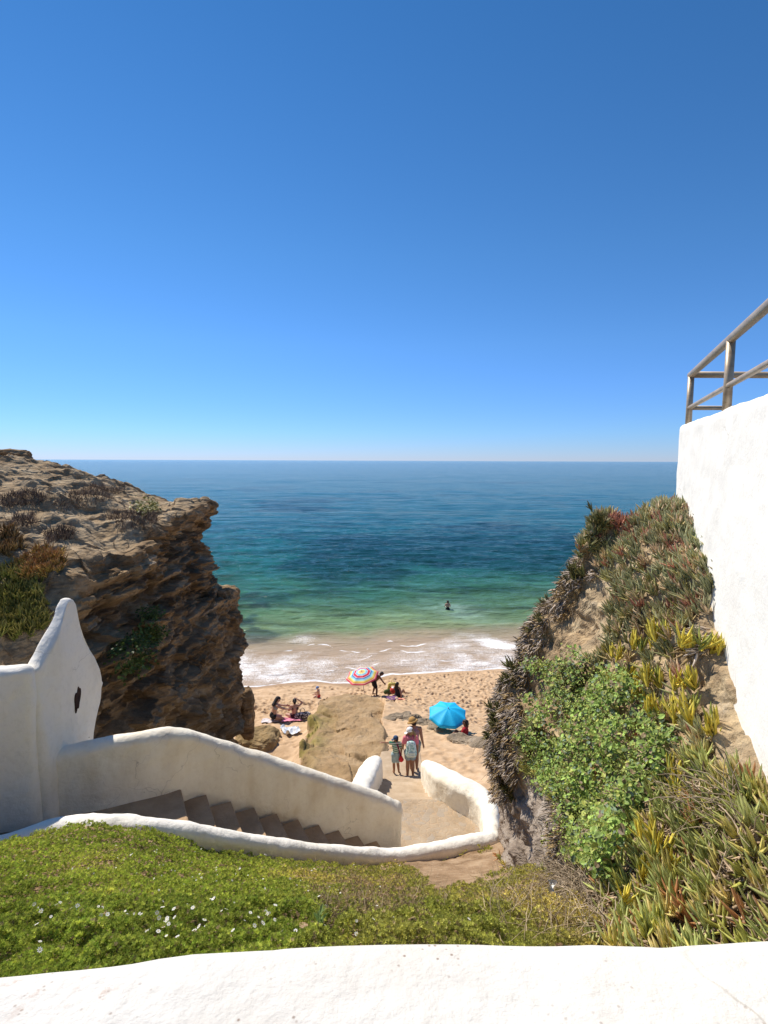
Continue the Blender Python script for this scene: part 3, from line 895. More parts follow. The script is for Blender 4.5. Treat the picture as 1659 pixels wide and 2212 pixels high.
# near wall along the garden edge of the stairs
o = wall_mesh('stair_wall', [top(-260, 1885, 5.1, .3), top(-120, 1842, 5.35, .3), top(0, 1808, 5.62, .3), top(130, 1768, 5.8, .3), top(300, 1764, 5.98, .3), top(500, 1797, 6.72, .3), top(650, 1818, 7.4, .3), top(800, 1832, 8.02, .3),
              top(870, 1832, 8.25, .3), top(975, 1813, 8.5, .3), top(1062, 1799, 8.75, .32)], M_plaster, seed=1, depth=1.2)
tag(o, 'long curving low white stair wall along the green slope', 'wall')
# far wall of the stairs
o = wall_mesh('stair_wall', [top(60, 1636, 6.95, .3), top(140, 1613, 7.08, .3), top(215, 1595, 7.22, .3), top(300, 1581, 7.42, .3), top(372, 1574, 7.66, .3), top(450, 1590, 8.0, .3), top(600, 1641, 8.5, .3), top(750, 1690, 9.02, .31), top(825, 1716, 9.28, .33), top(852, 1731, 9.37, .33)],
              M_plaster_bounce, seed=2, depth=2.2)
tag(o, 'tall white far stair wall with stained, bounce-tinted face above the dark steps', 'wall')
# end parapets down to the beach
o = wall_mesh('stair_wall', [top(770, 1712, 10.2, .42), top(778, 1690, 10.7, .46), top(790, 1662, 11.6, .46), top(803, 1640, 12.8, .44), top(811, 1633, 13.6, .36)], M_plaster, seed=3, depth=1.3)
tag(o, 'short white parapet left of the beach steps, beside the pointing boy', 'wall')
o = wall_mesh('stair_wall', [top(923, 1643, 13.4, .34), top(936, 1648, 12.2, .40), top(953, 1660, 11.4, .48), top(985, 1676, 10.9, .52), top(1030, 1700, 10.5, .50), top(1056, 1732, 10.0, .36), top(1061, 1770, 9.3, .28), top(1062, 1799, 8.75, .28)], M_plaster_bounce, seed=4, depth=1.3)
tag(o, 'thick curved white parapet right of the beach steps', 'wall')

# corner wall on the left with the horn against the rock
cw = empty('corner_wall', (-4.42, 6.81, 9.5))
tag(cw, 'tall white corner wall rising to a horn against the headland', 'wall')
def at0(o_, par):
    o_.parent = par
    o_.matrix_parent_inverse = par.matrix_basis.inverted()
    return o_
zc = P(47, 1427, 6.85).z
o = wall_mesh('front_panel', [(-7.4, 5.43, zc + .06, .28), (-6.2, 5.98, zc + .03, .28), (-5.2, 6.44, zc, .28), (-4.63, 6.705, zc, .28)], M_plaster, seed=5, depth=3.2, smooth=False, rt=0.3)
at0(o, cw)
hz = []
for (yy, px, py) in [(6.84, 47, 1438), (7.0, 72, 1405), (7.15, 96, 1368), (7.3, 117, 1329), (7.42, 132, 1300), (7.52, 141, 1290), (7.62, 150, 1310), (7.75, 160, 1362), (7.9, 178, 1400), (8.05, 192, 1428), (8.18, 200, 1470)]:
    hz.append((-4.51, yy, P(px, py, yy).z, 0.17 if 7.2 < yy < 7.8 else 0.2))
def horn(G):
    X, Y, Z = G[..., 0], G[..., 1], G[..., 2]
    zt_, zm_ = P(180, 1470, 8.1).z, P(180, 1600, 7.9).z
    Y2 = Y - 0.36 * sstep(zt_, zm_, Z) * sstep(7.3, 8.2, Y) + 0.04 * fbm(Z * 4, 0.3, 0, 611, 3) * sstep(7.9, 8.2, Y)
    X2 = X - 0.085 * sstep(P(60, 1640, 6.9).z, P(60, 1440, 6.9).z, Z) * sstep(7.25, 6.8, Y)
    return np.stack([X2, Y2, Z], -1)
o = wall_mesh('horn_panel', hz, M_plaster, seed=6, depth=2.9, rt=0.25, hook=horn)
at0(o, cw)
# broken plaster showing dark stone
def hole():
    cy, cz = 7.5, P(125, 1510, 7.5).z
    n = 40
    V, top_ = [], []
    for k_ in range(n):
        a = 2 * math.pi * k_ / n
        r_ = 1 + 0.28 * math.sin(2 * a + 1) + 0.15 * math.sin(5 * a)
        y, z = 0.062 * r_ * math.cos(a), 0.20 * r_ * math.sin(a)
        V.append((-4.455, cy + y + 0.15 * z, cz + z))
        top_.append((-4.405, cy + 0.85 * y + 0.15 * z, cz + 0.92 * z))
    V += top_
    Fl = [(k_, (k_ + 1) % n, n + (k_ + 1) % n, n + k_) for k_ in range(n)] + [tuple(range(n, 2 * n))]
    m = rockmat('dark_stone', [(0.35, (0.05, 0.03, 0.025)), (0.6, (0.12, 0.075, 0.06)), (0.72, (0.3, 0.25, 0.2))], False)
    o_ = mesh('exposed_stone', V, Fl, m, smooth=False)
    at0(o_, cw)
hole()

# parapet at the very front
edge = [(-420, 2200), (-150, 2138), (0, 2112), (130, 2098), (300, 2082), (450, 2062), (600, 2054), (700, 2046), (900, 2040), (1050, 2043), (1200, 2047), (1300, 2048), (1430, 2054), (1520, 2049), (1660, 2041), (1850, 2036)]
TH = 0.52
fp = []
for px, py in edge:
    p_ = Pz(px, py - 31, CAMZ - 0.86)
    fp.append((p_.x, p_.y + 0.01 - TH / 2, p_.z + 0.0, TH))
o = wall_mesh('parapet_wall', fp, M_plaster_fore, seed=7, depth=1.4, rt=0.07, amp=0.35)
tag(o, 'white parapet with speckled paint across the bottom of the view', 'wall')

# the big terrace wall on the right
tw = empty('terrace_wall', (2.97, 5.5, 12.0))
tag(tw, 'tall blank white terrace wall under the metal railing', 'wall')
ztop = CAMZ + 0.362
d_ = np.array([0.8745, 0.381])
def wl_(y):
    return (0.8745 + 0.381 * y, y)
def build_terrace():
    ys = np.concatenate([np.arange(-0.6, 5.44, 0.04), [5.46, 5.48, 5.495]])
    zs = np.concatenate([np.linspace(11.2, ztop - 0.05, 90), ztop - 0.05 + 0.05 * np.sin(np.linspace(0.2, 1, 5) * math.pi / 2)])
    ins = np.concatenate([np.zeros(90), 0.05 * (1 - np.cos(np.linspace(0.2, 1, 5) * math.pi / 2))])
    tn = np.array([0.381, 1.0]) / math.hypot(0.381, 1)
    nn = np.array([1.0, -0.381]) / math.hypot(0.381, 1)       # into the wall
    G = np.zeros((len(ys), len(zs) + 3, 3))
    for i, y in enumerate(ys):
        x0, y0 = wl_(y)
        back = max(0.0, (y - 5.44)) / 0.055
        rnd = 0.045 * (1 - math.sqrt(max(0, 1 - back * back)))
        for j, z in enumerate(zs):
            lean = 0.004 * (ztop - z)
            off = ins[j] + rnd - lean
            G[i, j] = (x0 + nn[0] * off, y0 + nn[1] * off, z)
        for j, (off, z) in enumerate([(0.15, ztop + 0.004), (0.29, ztop - 0.005), (0.3, 11.2)]):
            G[i, len(zs) + j] = (x0 + nn[0] * off, y0 + nn[1] * off, z)
    X, Y, Z = G[..., 0], G[..., 1], G[..., 2]
    D = 0.014 * fbm(Y * 1.2, Z * 1.2, 0, 501, 3) + 0.005 * fbm(Y * 6, Z * 6, 0, 503, 3)
    G[..., 0] -= D
    G[..., 2] += (0.012 * fbm(Y * 2.3, 0.5, 0, 505, 3)) * sstep(ztop - 0.12, ztop, Z)
    Fl = [tuple(q) for q in gridfaces(*G.shape[:2])]
    nv = G.shape[1]
    i0 = (len(ys) - 1) * nv
    Fl.append(tuple(i0 + j for j in range(nv)))
    o_ = mesh('wall_face', G, Fl, M_plaster_clean, smooth=True)
    at0(o_, tw)
    # the wall returns along the terrace's seaward side
    x0, y0 = wl_(5.46)
    V, Fl = box(x0 + 0.33, x0 + 9, y0 - 0.30, y0 - 0.02, 11.2, ztop - 0.01)
    at0(mesh('return_face', V, Fl, M_plaster, smooth=False), tw)
    V, Fl = box(0, 9, 0, 5.2, 0, 0.1)
    V = [(x + wl_(y)[0] + 0.29, y, ztop - 0.35 + z) for x, y, z in V]
    at0(mesh('terrace_floor', V, Fl, M_bank, smooth=False), tw)
build_terrace()

# railing
M_steel = MT('weathered_steel', 0.42, 0.5, (0.36, 0.31, 0.25))
M_steel.b.inputs['Metallic'].default_value = 0.25
M_steel.base(M_steel.ramp(M_steel.noise(6, 5, .7, vec=M_steel.coord((1, 1, 3))), [(0.35, (0.34, 0.25, 0.16)), (0.6, (0.46, 0.36, 0.24)), (0.75, (0.30, 0.19, 0.11))]))
M_steel = M_steel.m
def build_rail():
    r0 = empty('railing', (3.05, 5.35, ztop))
    tag(r0, 'weathered steel tube railing on top of the white terrace wall', 'railing')
    cx, cy = P(1488, 900, 5.38).x, 5.38
    ln = lambda y: cx + (y - cy) * 0.388
    zt, zm = ztop + 0.485, ztop + 0.165
    def part(nm, *tb):
        V, Fl = merge([tube(*q) for q in tb])
        at0(mesh(nm, V, Fl, M_steel), r0)
    for y in (cy, 3.83, 2.25, 0.6):
        part('post', ([(ln(y), y, ztop - 0.1), (ln(y), y, zt)], 0.029, 14))
    for k_ in (1, 2, 3):
        part('post', ([(cx + 1.7 * k_, cy, ztop - 0.1), (cx + 1.7 * k_, cy, zt)], 0.029, 14))
    part('top_rail', ([(ln(-0.6), -0.6, zt), (ln(cy + 0.03), cy + 0.03, zt)], 0.031, 14))
    part('top_rail', ([(cx, cy, zt), (cx + 6, cy, zt)], 0.031, 14))
    part('middle_rail', ([(ln(-0.6), -0.6, zm), (ln(cy), cy, zm)], 0.02, 12))
    part('middle_rail', ([(cx, cy, zm), (cx + 6, cy, zm)], 0.021, 12))
build_rail()

# ------------------------------------------------------------------ steps
NWP = [P(*q) for q in [(-260, 1885, 5.1), (0, 1808, 5.62), (130, 1768, 5.8), (300, 1764, 5.98), (500, 1797, 6.72), (650, 1818, 7.4), (800, 1832, 8.02), (870, 1832, 8.25), (1062, 1799, 8.75)]]
NWX, NWY = np.array([q.x for q in NWP]), np.array([q.y for q in NWP])
def build_steps():
    t = MT('worn_step_concrete', 0.9, 0.15)
    c = t.ramp(t.noise(2.2, 8, 0.65), [(0.3, (0.30, 0.22, 0.14)), (0.55, (0.42, 0.32, 0.215)), (0.75, (0.50, 0.41, 0.30))])
    cell = t.voro(7.5, 'DISTANCE_TO_EDGE', t.mixvec(0.16))
    c = t.mix(t.ramp(cell, [(0.02, 0.45), (0.1, 0)]), c, (0.48, 0.33, 0.2))
    vc = t.voro(7.5, 'F1', t.mixvec(0.16), out='Color')
    gr = t.n.new('ShaderNodeRGBToBW')
    t.l.new(vc, gr.inputs[0])
    c = t.mix(t.ramp(gr.outputs[0], [(0.5, 0), (0.8, 0.45)]), c, (0.34, 0.31, 0.27))
    t.base(c)
    n1 = t.bump(t.ramp(cell, [(0.0, 0), (0.1, 1)]), 0.35, 0.02)
    t.bump(t.noise(30, 5, 0.65), 0.6, 0.015, n1)
    m = t.m
    t2 = MT('step_concrete', 0.9, 0.15)
    t2.base(t2.ramp(t2.noise(2.5, 8, .65), [(0.3, (0.31, 0.205, 0.115)), (0.6, (0.45, 0.31, 0.185)), (0.8, (0.53, 0.39, 0.25))]))
    t2.bump(t2.noise(20, 5, .65), 0.6, 0.02)
    m2 = t2.m
    def slabpoly(nm, poly, z, th, par, mt):
        n = len(poly)
        # bevelled top edge, gently uneven
        pc = np.mean(poly, 0)
        ins = [tuple(np.array(q) + (pc - np.array(q)) / np.linalg.norm(pc - np.array(q)) * 0.02) for q in poly]
        V = [(x, y, z) for x, y in ins] + [(x, y, z - 0.015) for x, y in poly] + [(x, y, z - th) for x, y in poly]
        Fl = [tuple(range(n))]
        for k_ in range(n):
            k2 = (k_ + 1) % n
            Fl += [(n + k_, n + k2, k2, k_), (2 * n + k_, 2 * n + k2, n + k2, n + k_)]
        at0(mesh(nm, V, Fl, mt, smooth=False), par)
    r1 = empty('staircase', (-2.95, 7.49, 9.4))
    tag(r1, 'shaded brown staircase running down between the two long white walls', 'stairs')
    S0, u, w = np.array([-2.95, 7.49]), np.array([0.887, 0.461]), np.array([0.461, -0.887])
    z0 = P(370, 1711, 7.49).z
    zL = P(868, 1853, 9.22).z
    nst = 10
    for k_ in range(nst + 1):
        a = S0 + u * (0.0 + 0.362 * (k_ - 1)) if k_ else S0 - u * 3.6 + np.array([0, 0.05])
        b = S0 + u * 0.362 * k_
        z = z0 + (zL - z0) * k_ / (nst + 1)
        def reach(q):
            tt_ = np.linspace(0.6, 2.2, 160)
            hit = (q[1] + w[1] * tt_) < np.interp(q[0] + w[0] * tt_, NWX, NWY)
            return tt_[hit.argmax()] if hit.any() else 1.3
        poly = [tuple(a - w * 0.14), tuple(a + w * reach(a)), tuple(b + w * reach(b)), tuple(b - w * 0.14)]
        slabpoly('landing' if k_ == 0 else 'step', poly[::1], z, 0.9, r1, m2)
    r2 = empty('staircase', (0.4, 10.5, 7))
    tag(r2, 'sunlit beach steps with cobbled landing below the standing family', 'stairs')
    E = S0 + u * 0.362 * nst
    slabpoly('landing', [tuple(E - w * 0.8), tuple(E + w * 1.15), (1.6, 8.68), (2.0, 8.85), (2.15, 10.4), (1.1, 10.95), (-0.35, 10.95)], zL, 0.9, r2, m)
    y0_, y1_, n2 = 10.85, 14.0, 8
    zf = P(870, 1677, 14.3).z
    for k_ in range(1, n2):
        ya, yb = y0_ + (y1_ - y0_) * (k_ - 1) / (n2 - 1), y0_ + (y1_ - y0_) * k_ / (n2 - 1) + 0.02
        z = zL + (zf - zL) * k_ / n2
        slabpoly('step', [(-0.4, ya), (1.12, ya), (1.12, yb), (-0.4, yb)], z, 0.8, r2, t2s)
    slabpoly('landing', [(-0.32, y1_), (1.15, y1_), (1.12, 15.55), (0.75, 15.75), (-0.05, 15.6)], zf, 0.8, r2, t2s)
    return zf
t2s_ = MT('sandy_step_concrete', 0.92, 0.12)
t2s_.base(t2s_.ramp(t2s_.noise(3, 8, .65), [(0.3, (0.38, 0.28, 0.18)), (0.6, (0.50, 0.385, 0.265)), (0.8, (0.56, 0.46, 0.345))]))
t2s_.bump(t2s_.noise(25, 5, .65), 0.6, 0.02)
t2s = t2s_.m
ZF = build_steps()

# ------------------------------------------------------------------ the overgrown bank on the right
def build_bank():
    R = [
     [P(1262, 2100, 2.1), P(1268, 2095, 2.08), P(1282, 2085, 2.05), P(1395, 2085, 1.85), P(1515, 2085, 1.65), P(1650, 2080, 1.45), P(1800, 2080, 1.25)],
     [P(1215, 1960, 3.3), P(1225, 1950, 3.2), P(1245, 1930, 3.05), P(1350, 1960, 2.45), P(1470, 1950, 2.1), P(1600, 1930, 1.8), P(1800, 1900, 1.55)],
     [P(1165, 1905, 4.6), P(1180, 1870, 4.4), P(1208, 1830, 4.1), P(1305, 1850, 3.05), P(1430, 1830, 2.5), P(1570, 1790, 2.1), P(1800, 1750, 1.85)],
     [P(1115, 1895, 6.0), P(1130, 1800, 5.7), P(1125, 1712, 5.4), P(1210, 1690, 4.4), P(1355, 1640, 3.4), P(1510, 1600, 2.8), P(1705, 1560, 2.4)],
     [P(1092, 1850, 7.6), P(1085, 1720, 7.0), P(1058, 1600, 6.2), P(1150, 1520, 5.3), P(1300, 1440, 4.4), P(1460, 1390, 3.6), P(1650, 1385, 2.95)],
     [P(1090, 1800, 9.0), P(1100, 1650, 8.0), P(1104, 1462, 6.15), P(1200, 1380, 5.4), P(1320, 1300, 4.7), P(1440, 1250, 4.15), P(1590, 1245, 3.5)],
     [P(1120, 1700, 9.4), P(1150, 1500, 8.2), P(1194, 1285, 5.85), P(1268, 1222, 5.4), P(1350, 1170, 5.1), P(1430, 1150, 4.7), P(1545, 1165, 4.05)],
     [P(1180, 1600, 9.6), P(1220, 1380, 8.4), P(1285, 1150, 5.75), P(1340, 1125, 5.6), P(1400, 1105, 5.5), P(1448, 1092, 5.45), P(1530, 1100, 5.2)],
     [P(1240, 1550, 10), P(1280, 1350, 9.0), P(1310, 1210, 7.2), P(1355, 1190, 7.0), P(1405, 1180, 6.8), P(1450, 1170, 6.6), P(1530, 1160, 6.4)],
    ]
    R = np.array([[tuple(p) for p in row] for row in R])
    A = cubic(R, 330)                                    # along
    A = np.swapaxes(cubic(np.swapaxes(A, 0, 1), 300), 0, 1)
    N = gridnormals(A)
    if (N[..., 2].mean()) < 0:
        N = -N
    S0 = A.copy()
    X, Y, Z = A[..., 0], A[..., 1], A[..., 2]
    pxx, pyy = proj(A)
    D = 0.09 * fbm(X * 1.5, Y * 1.5, Z * 1.5, 601, 4) + 0.05 * np.abs(fbm(X * 5, Y * 5, Z * 7, 603, 4)) + 0.05 * vnoise(X * 2, Y * 2, Z * 9, 605)
    A = A + N * (D - 0.06)[..., None]
    grey = np.clip(sstep(1640, 1740, pyy) * sstep(1260, 1180, pxx), 0, 1)
    t = MT('bank_earth', 0.95, 0.1)
    n = t.noise(1.6, 9, 0.66)
    c = t.ramp(n, [(0.3, (0.27, 0.18, 0.10)), (0.45, (0.48, 0.34, 0.19)), (0.56, (0.60, 0.47, 0.29)), (0.7, (0.66, 0.57, 0.44))])
    c = t.mix(t.ramp(t.noise(7, 7, .7), [(0.42, 0.55), (0.6, 0)]), c, (0.2, 0.145, 0.095))
    g = t.ramp(t.noise(3.0, 8, .68, vec=t.coord((1, 1, .45))), [(0.34, (0.15, 0.11, 0.085)), (0.5, (0.33, 0.27, 0.215)), (0.68, (0.46, 0.40, 0.34))])
    c = t.mix(t.attr('grey', 'Fac'), c, g)
    t.base(c)
    n1 = t.bump(t.noise(4, 9, 0.66), 0.8, 0.09)
    t.bump(t.noise(28, 6, 0.65), 0.7, 0.02, n1)
    o = mesh('bank', A, gridfaces(330, 300), t.m, smooth=False, attrs={'grey': grey.ravel()})
    tag(o, kind='structure')
    return A, N
BA, BN = build_bank()
BP = np.stack(proj(BA), -1)
_a = np.linalg.norm(np.cross(np.diff(BA, axis=0)[:, :-1], np.diff(BA, axis=1)[:-1]), axis=-1)
_vis = (BP[:-1, :-1, 0] > 980) & (BP[:-1, :-1, 0] < 1720) & (BP[:-1, :-1, 1] < 2140) & (BP[:-1, :-1, 1] > 1040)
_d = BA[:-1, :-1, 1]
_w = (_a * _vis / np.maximum(_d, 1.5) ** 0.7).ravel()
_w /= _w.sum()
def banksample(n):
    k = rng.choice(len(_w), n, p=_w)
    i, j = np.unravel_index(k, _a.shape)
    u, v = rng.random(n)[:, None], rng.random(n)[:, None]
    p = BA[i, j] * (1 - u) * (1 - v) + BA[i + 1, j] * u * (1 - v) + BA[i, j + 1] * (1 - u) * v + BA[i + 1, j + 1] * u * v
    return p, BN[i, j], BP[i, j]
def bankat(px, py):
    d = (BP[..., 0] - px) ** 2 + (BP[..., 1] - py) ** 2
    near = d < max(d.min() * 4, 36)
    dep = np.where(near, BA[..., 1], 1e9)
    k = np.unravel_index(dep.argmin(), dep.shape)
    return BA[k], BN[k]

# fleshy three-sided leaf: points along z, bending toward +x
def leaf_template(bend=0.22, w=0.072):
    V, Fc = [], []
    prof = [(0.0, 0.7), (0.3, 1.0), (0.62, 0.92), (0.86, 0.55), (1.0, 0.06)]
    for i, (z, r) in enumerate(prof):
        cxx = bend * z * z
        for k in range(3):
            a = 2 * math.pi * k / 3
            V.append((cxx + w * r * math.cos(a), w * r * math.sin(a) * 1.05, z))
        if i:
            for k in range(3):
                k2 = (k + 1) % 3
                Fc.append(((i - 1) * 3 + k, (i - 1) * 3 + k2, i * 3 + k2, i * 3 + k))
    wt = np.array([max(0, (v[2] - 0.45) / 0.55) for v in V])
    return np.array(V), np.array(Fc), wt
LV, LF, LW = leaf_template()

def rosettes(pos, nrm, n_leaf, length, cols, tips, updir=0.55, spread=(12, 62), lift=0.0, downs=None):
    """leaves for many rosettes -> scatter arrays"""
    Ms, Ts, Cs, Tp = [], [], [], []
    n = len(pos)
    ax = nrm * (1 - updir) + np.array([0, 0, 1.0]) * updir + rng.normal(0, 0.16, (n, 3))
    ax /= np.linalg.norm(ax, axis=1, keepdims=True)
    for q in range(n_leaf):
        th = np.radians(rng.uniform(spread[0], spread[1], n))
        ph = q * 2.4 + rng.uniform(0, 1.2, n)
        ref = np.where(np.abs(ax[:, 2:3]) < 0.9, np.array([[0, 0, 1.0]]), np.array([[1.0, 0, 0]]))
        e1 = np.cross(ref, ax)
        e1 /= np.linalg.norm(e1, axis=1, keepdims=True)
        e2 = np.cross(ax, e1)
        D = ax * np.cos(th)[:, None] + (e1 * np.cos(ph)[:, None] + e2 * np.sin(ph)[:, None]) * np.sin(th)[:, None]
        # bend back toward the axis
        M = np.zeros((n, 3, 3))
        bx = ax - D * (D * ax).sum(1, keepdims=True)
        bx /= np.maximum(np.linalg.norm(bx, axis=1, keepdims=True), 1e-6)
        by = np.cross(D, bx)
        ln = length * rng.uniform(0.65, 1.15, n)
        M[..., 0], M[..., 1], M[..., 2] = bx, by, D
        wid = rng.uniform(0.8, 1.25, n)
        M = M * np.stack([ln * wid, ln * wid, ln], -1)[:, None, :]
        Ms.append(M)
        Ts.append(pos + ax * (lift + rng.uniform(-0.01, 0.03, n))[:, None])
        Cs.append(cols * rng.uniform(0.75, 1.25, (n, 1)))
        Tp.append(tips * rng.uniform(0.8, 1.2, (n, 1)))
    M, T, C, Tc = map(np.concatenate, (Ms, Ts, Cs, Tp))
    return scatter(LV, LF, M, T, np.clip(C, 0, 0.9), (LW * 0.8, np.clip(Tc, 0, 0.9)))

Z_ROCK = [(1225, 1285), (1285, 1238), (1330, 1280), (1312, 1390), (1262, 1442), (1225, 1480), (1185, 1570), (1130, 1570), (1145, 1470), (1180, 1390)]
Z_ROCK2 = [(1500, 1405), (1560, 1280), (1720, 1300), (1720, 1730), (1640, 1710), (1555, 1690), (1515, 1600), (1495, 1490)]
Z_DEAD = [(1235, 1190), (1300, 1240), (1255, 1285), (1215, 1330), (1180, 1400), (1145, 1470), (1135, 1560), (1120, 1720), (1060, 1720), (1030, 1570), (1110, 1430), (1180, 1270)]
Z_BUSH = [(1195, 1470), (1290, 1430), (1390, 1470), (1460, 1550), (1505, 1640), (1440, 1710), (1390, 1850), (1340, 1910), (1275, 1880), (1238, 1760), (1180, 1640), (1165, 1550)]
Z_YEL = [(1320, 1400), (1440, 1368), (1548, 1395), (1545, 1470), (1525, 1580), (1455, 1600), (1400, 1530), (1335, 1480)]
Z_TWIG = [(1205, 1870), (1300, 1890), (1345, 2060), (1200, 2060)]
Z_GREY = [(1060, 1690), (1150, 1680), (1215, 1740), (1235, 1900), (1100, 1900)]

def bank_plants():
    p, n, q = banksample(9000)
    x, y = q[:, 0], q[:, 1]
    jit = 14 * fbm(x * 0.02, y * 0.02, 0, 701, 3)
    x, y = x + jit, y + jit
    rockz = inpoly(x, y, Z_ROCK) | inpoly(x, y, Z_ROCK2)
    dead = inpoly(x, y, Z_DEAD)
    bush = inpoly(x, y, Z_BUSH)
    yel = inpoly(x, y, Z_YEL)
    twig = inpoly(x, y, Z_TWIG)
    grey = inpoly(x, y, Z_GREY)
    r = rng.random(len(p))
    low = y > 1700
    keep = ~rockz & ~dead & ~twig & ~grey & ~(bush & (r > 0.12)) & ~(yel & (r > 0.35)) & ~(low & (r > 0.68)) & ~(low & (x > 1560) & (y > 1930) & (r > 0.45))
    P0, N0, X0, Y0 = p[keep], n[keep], x[keep], y[keep]
    m = len(P0)
    k = fbm(P0[:, 0] * 2.2, P0[:, 1] * 2.2, P0[:, 2] * 2.2, 705, 3)
    g = np.array([0.155, 0.185, 0.085])
    pal = np.array([[0.215, 0.235, 0.125], [0.28, 0.285, 0.165], [0.27, 0.26, 0.10], [0.36, 0.30, 0.15], [0.30, 0.14, 0.10], [0.46, 0.36, 0.24]])
    sel = rng.choice(6, m, p=[0.30, 0.27, 0.13, 0.09, 0.07, 0.14])
    red = np.exp(-((X0 - 1330) / 30) ** 2 - ((Y0 - 1135) / 22) ** 2) > rng.random(m) * 0.9
    sel[red] = 4
    hot = (Y0 > 1600) & (sel == 4) & (rng.random(m) < 0.7)
    sel[hot] = 2
    C = pal[sel] * np.array([1.55, 1.48, 1.35]) * (1 + 0.25 * k)[:, None]
    lowm = Y0 > 1650
    C[lowm] = C[lowm] * np.array([1.12, 1.2, 0.75])
    Tp = C * 0.9 + np.array([0.06, 0.02, 0.01]) * rng.random((m, 1))
    V, Fq, a = rosettes(P0, N0, 8, 0.105, C, Tp, 0.6, (8, 60), 0.015)
    tag(mesh('ice_plant_mat', V, Fq, M_leaf, smooth=True, attrs=a), 'grey-green fleshy ice plant mat covering the bank under the terrace wall', 'ice plant', kind='stuff')
    # hanging dead growth along the bank's edge
    p, n, q = banksample(14000)
    x, y = q[:, 0], q[:, 1]
    jit = 12 * fbm(x * 0.03, y * 0.03, 0, 711, 3)
    x, y = x + jit, y
    sel = inpoly(x, y, Z_DEAD) | (inpoly(x, y, [(1480, 1360), (1540, 1330), (1560, 1400), (1520, 1420)])) | (inpoly(x, y, [(1200, 1700), (1260, 1760), (1265, 1850), (1215, 1830)]))
    sel &= fbm(p[:, 0] * 4, p[:, 1] * 4, p[:, 2] * 4, 713, 3) > -0.32
    P0, N0 = p[sel], n[sel]
    m = len(P0)
    C = np.array([0.29, 0.24, 0.195]) * rng.uniform(0.4, 2.0, (m, 1))
    warm = rng.random(m) < 0.3
    C[warm] = np.array([0.30, 0.21, 0.10]) * rng.uniform(0.7, 1.5, (warm.sum(), 1))
    V, Fq, a = rosettes(P0, N0 * 0.8 + np.array([-.2, -.2, -0.75]), 5, 0.10, C, C * 0.8, 0.0, (5, 75), 0.05)
    tag(mesh('dead_ice_plant', V, Fq, M_dry, smooth=True, attrs=a), 'grey dried ice plant hanging down the seaward edge of the bank', 'dry plant', kind='stuff')
    p, n, q = banksample(16000)
    sel = (q[:, 1] > 1640) & (q[:, 0] > 1290) & ~inpoly(q[:, 0], q[:, 1], Z_BUSH) & ~inpoly(q[:, 0], q[:, 1], Z_ROCK2)
    P0, N0 = p[sel], n[sel]
    m = len(P0)
    C = np.array([0.33, 0.24, 0.15]) * rng.uniform(0.3, 1.5, (m, 1))
    V, Fq, a = rosettes(P0, N0, 3, 0.075, C, C * 0.8, 0.0, (55, 100), 0.012)
    tag(mesh('dead_leaf_litter', V, Fq, M_dry, smooth=True, attrs=a), 'brown dead leaves littering the soil of the lower right bank', 'leaf litter', kind='stuff')
    # a few live shoots over the dead edge
    sh = [(1062, 1545), (1050, 1565), (1085, 1520), (1075, 1480), (1070, 1590), (1110, 1450), (1085, 1680), (1075, 1640), (1215, 1225), (1240, 1180), (1180, 1300), (1120, 1590), (1135, 1620), (1150, 1640), (1165, 1600),
          (1290, 1130), (1300, 1145), (1200, 1255), (1160, 1350), (1095, 1700), (1100, 1730), (1250, 1500), (1240, 1480), (1265, 1480), (1285, 1460)]
    PP, NN = [], []
    for s_ in sh:
        b, nn_ = bankat(*s_)
        for _ in range(9):
            PP.append(b + rng.normal(0, 0.045, 3) - nn_ * 0.04)
            NN.append(nn_)
    PP, NN = np.array(PP), np.array(NN)
    C = np.array([0.14, 0.15, 0.055]) * rng.uniform(0.6, 1.5, (len(PP), 1))
    V, Fq, a = rosettes(PP, NN, 8, 0.11, C, C * np.array([1.3, 0.9, 0.8]), 0.5, (8, 60), 0.05)
    tag(mesh('ice_plant_shoots', V, Fq, M_leaf, smooth=True, attrs=a), 'live green ice plant shoots breaking through the dead seaward edge of the bank', 'ice plant', kind='stuff')
    # tangle of dry stems
    build_twigs('dry_twigs', [Z_TWIG, [(1225, 1840), (1290, 1880), (1300, 1960), (1220, 1930)], [(1480, 1700), (1640, 1720), (1640, 1850), (1470, 1760)], Z_DEAD, [(1240, 1690), (1290, 1760), (1280, 1850), (1220, 1800)]],
                [650, 120, 160, 1000, 160], 'pale tangle of dry twigs and stems on the bank')
def strand(p, d0, ln, r, sag=0.25, k=5):
    pts, p, d = [], np.array(p, float), np.array(d0, float)
    d /= np.linalg.norm(d)
    for i in range(k):
        pts.append(p.copy())
        p = p + d * ln / (k - 1)
        d = d + rng.normal(0, 0.28, 3) + np.array([0, 0, -sag])
        d /= np.linalg.norm(d)
    return tube(pts, [r * (1 - 0.6 * i / (k - 1)) for i in range(k)], 3, False)
def strands(name, parts, cols, label, cat='dry grass', mat=None, kind='stuff'):
    V, Fc, Cc = [], [], []
    for (v, f), c in zip(parts, cols):
        o = len(V)
        V += [tuple(q) for q in v]
        Fc += [tuple(i + o for i in q) for q in f]
        Cc += [c] * len(v)
    o = mesh(name, np.array(V), np.array(Fc), mat or M_dry, attrs={'Col': np.array(Cc)})
    return tag(o, label, cat, kind=kind)
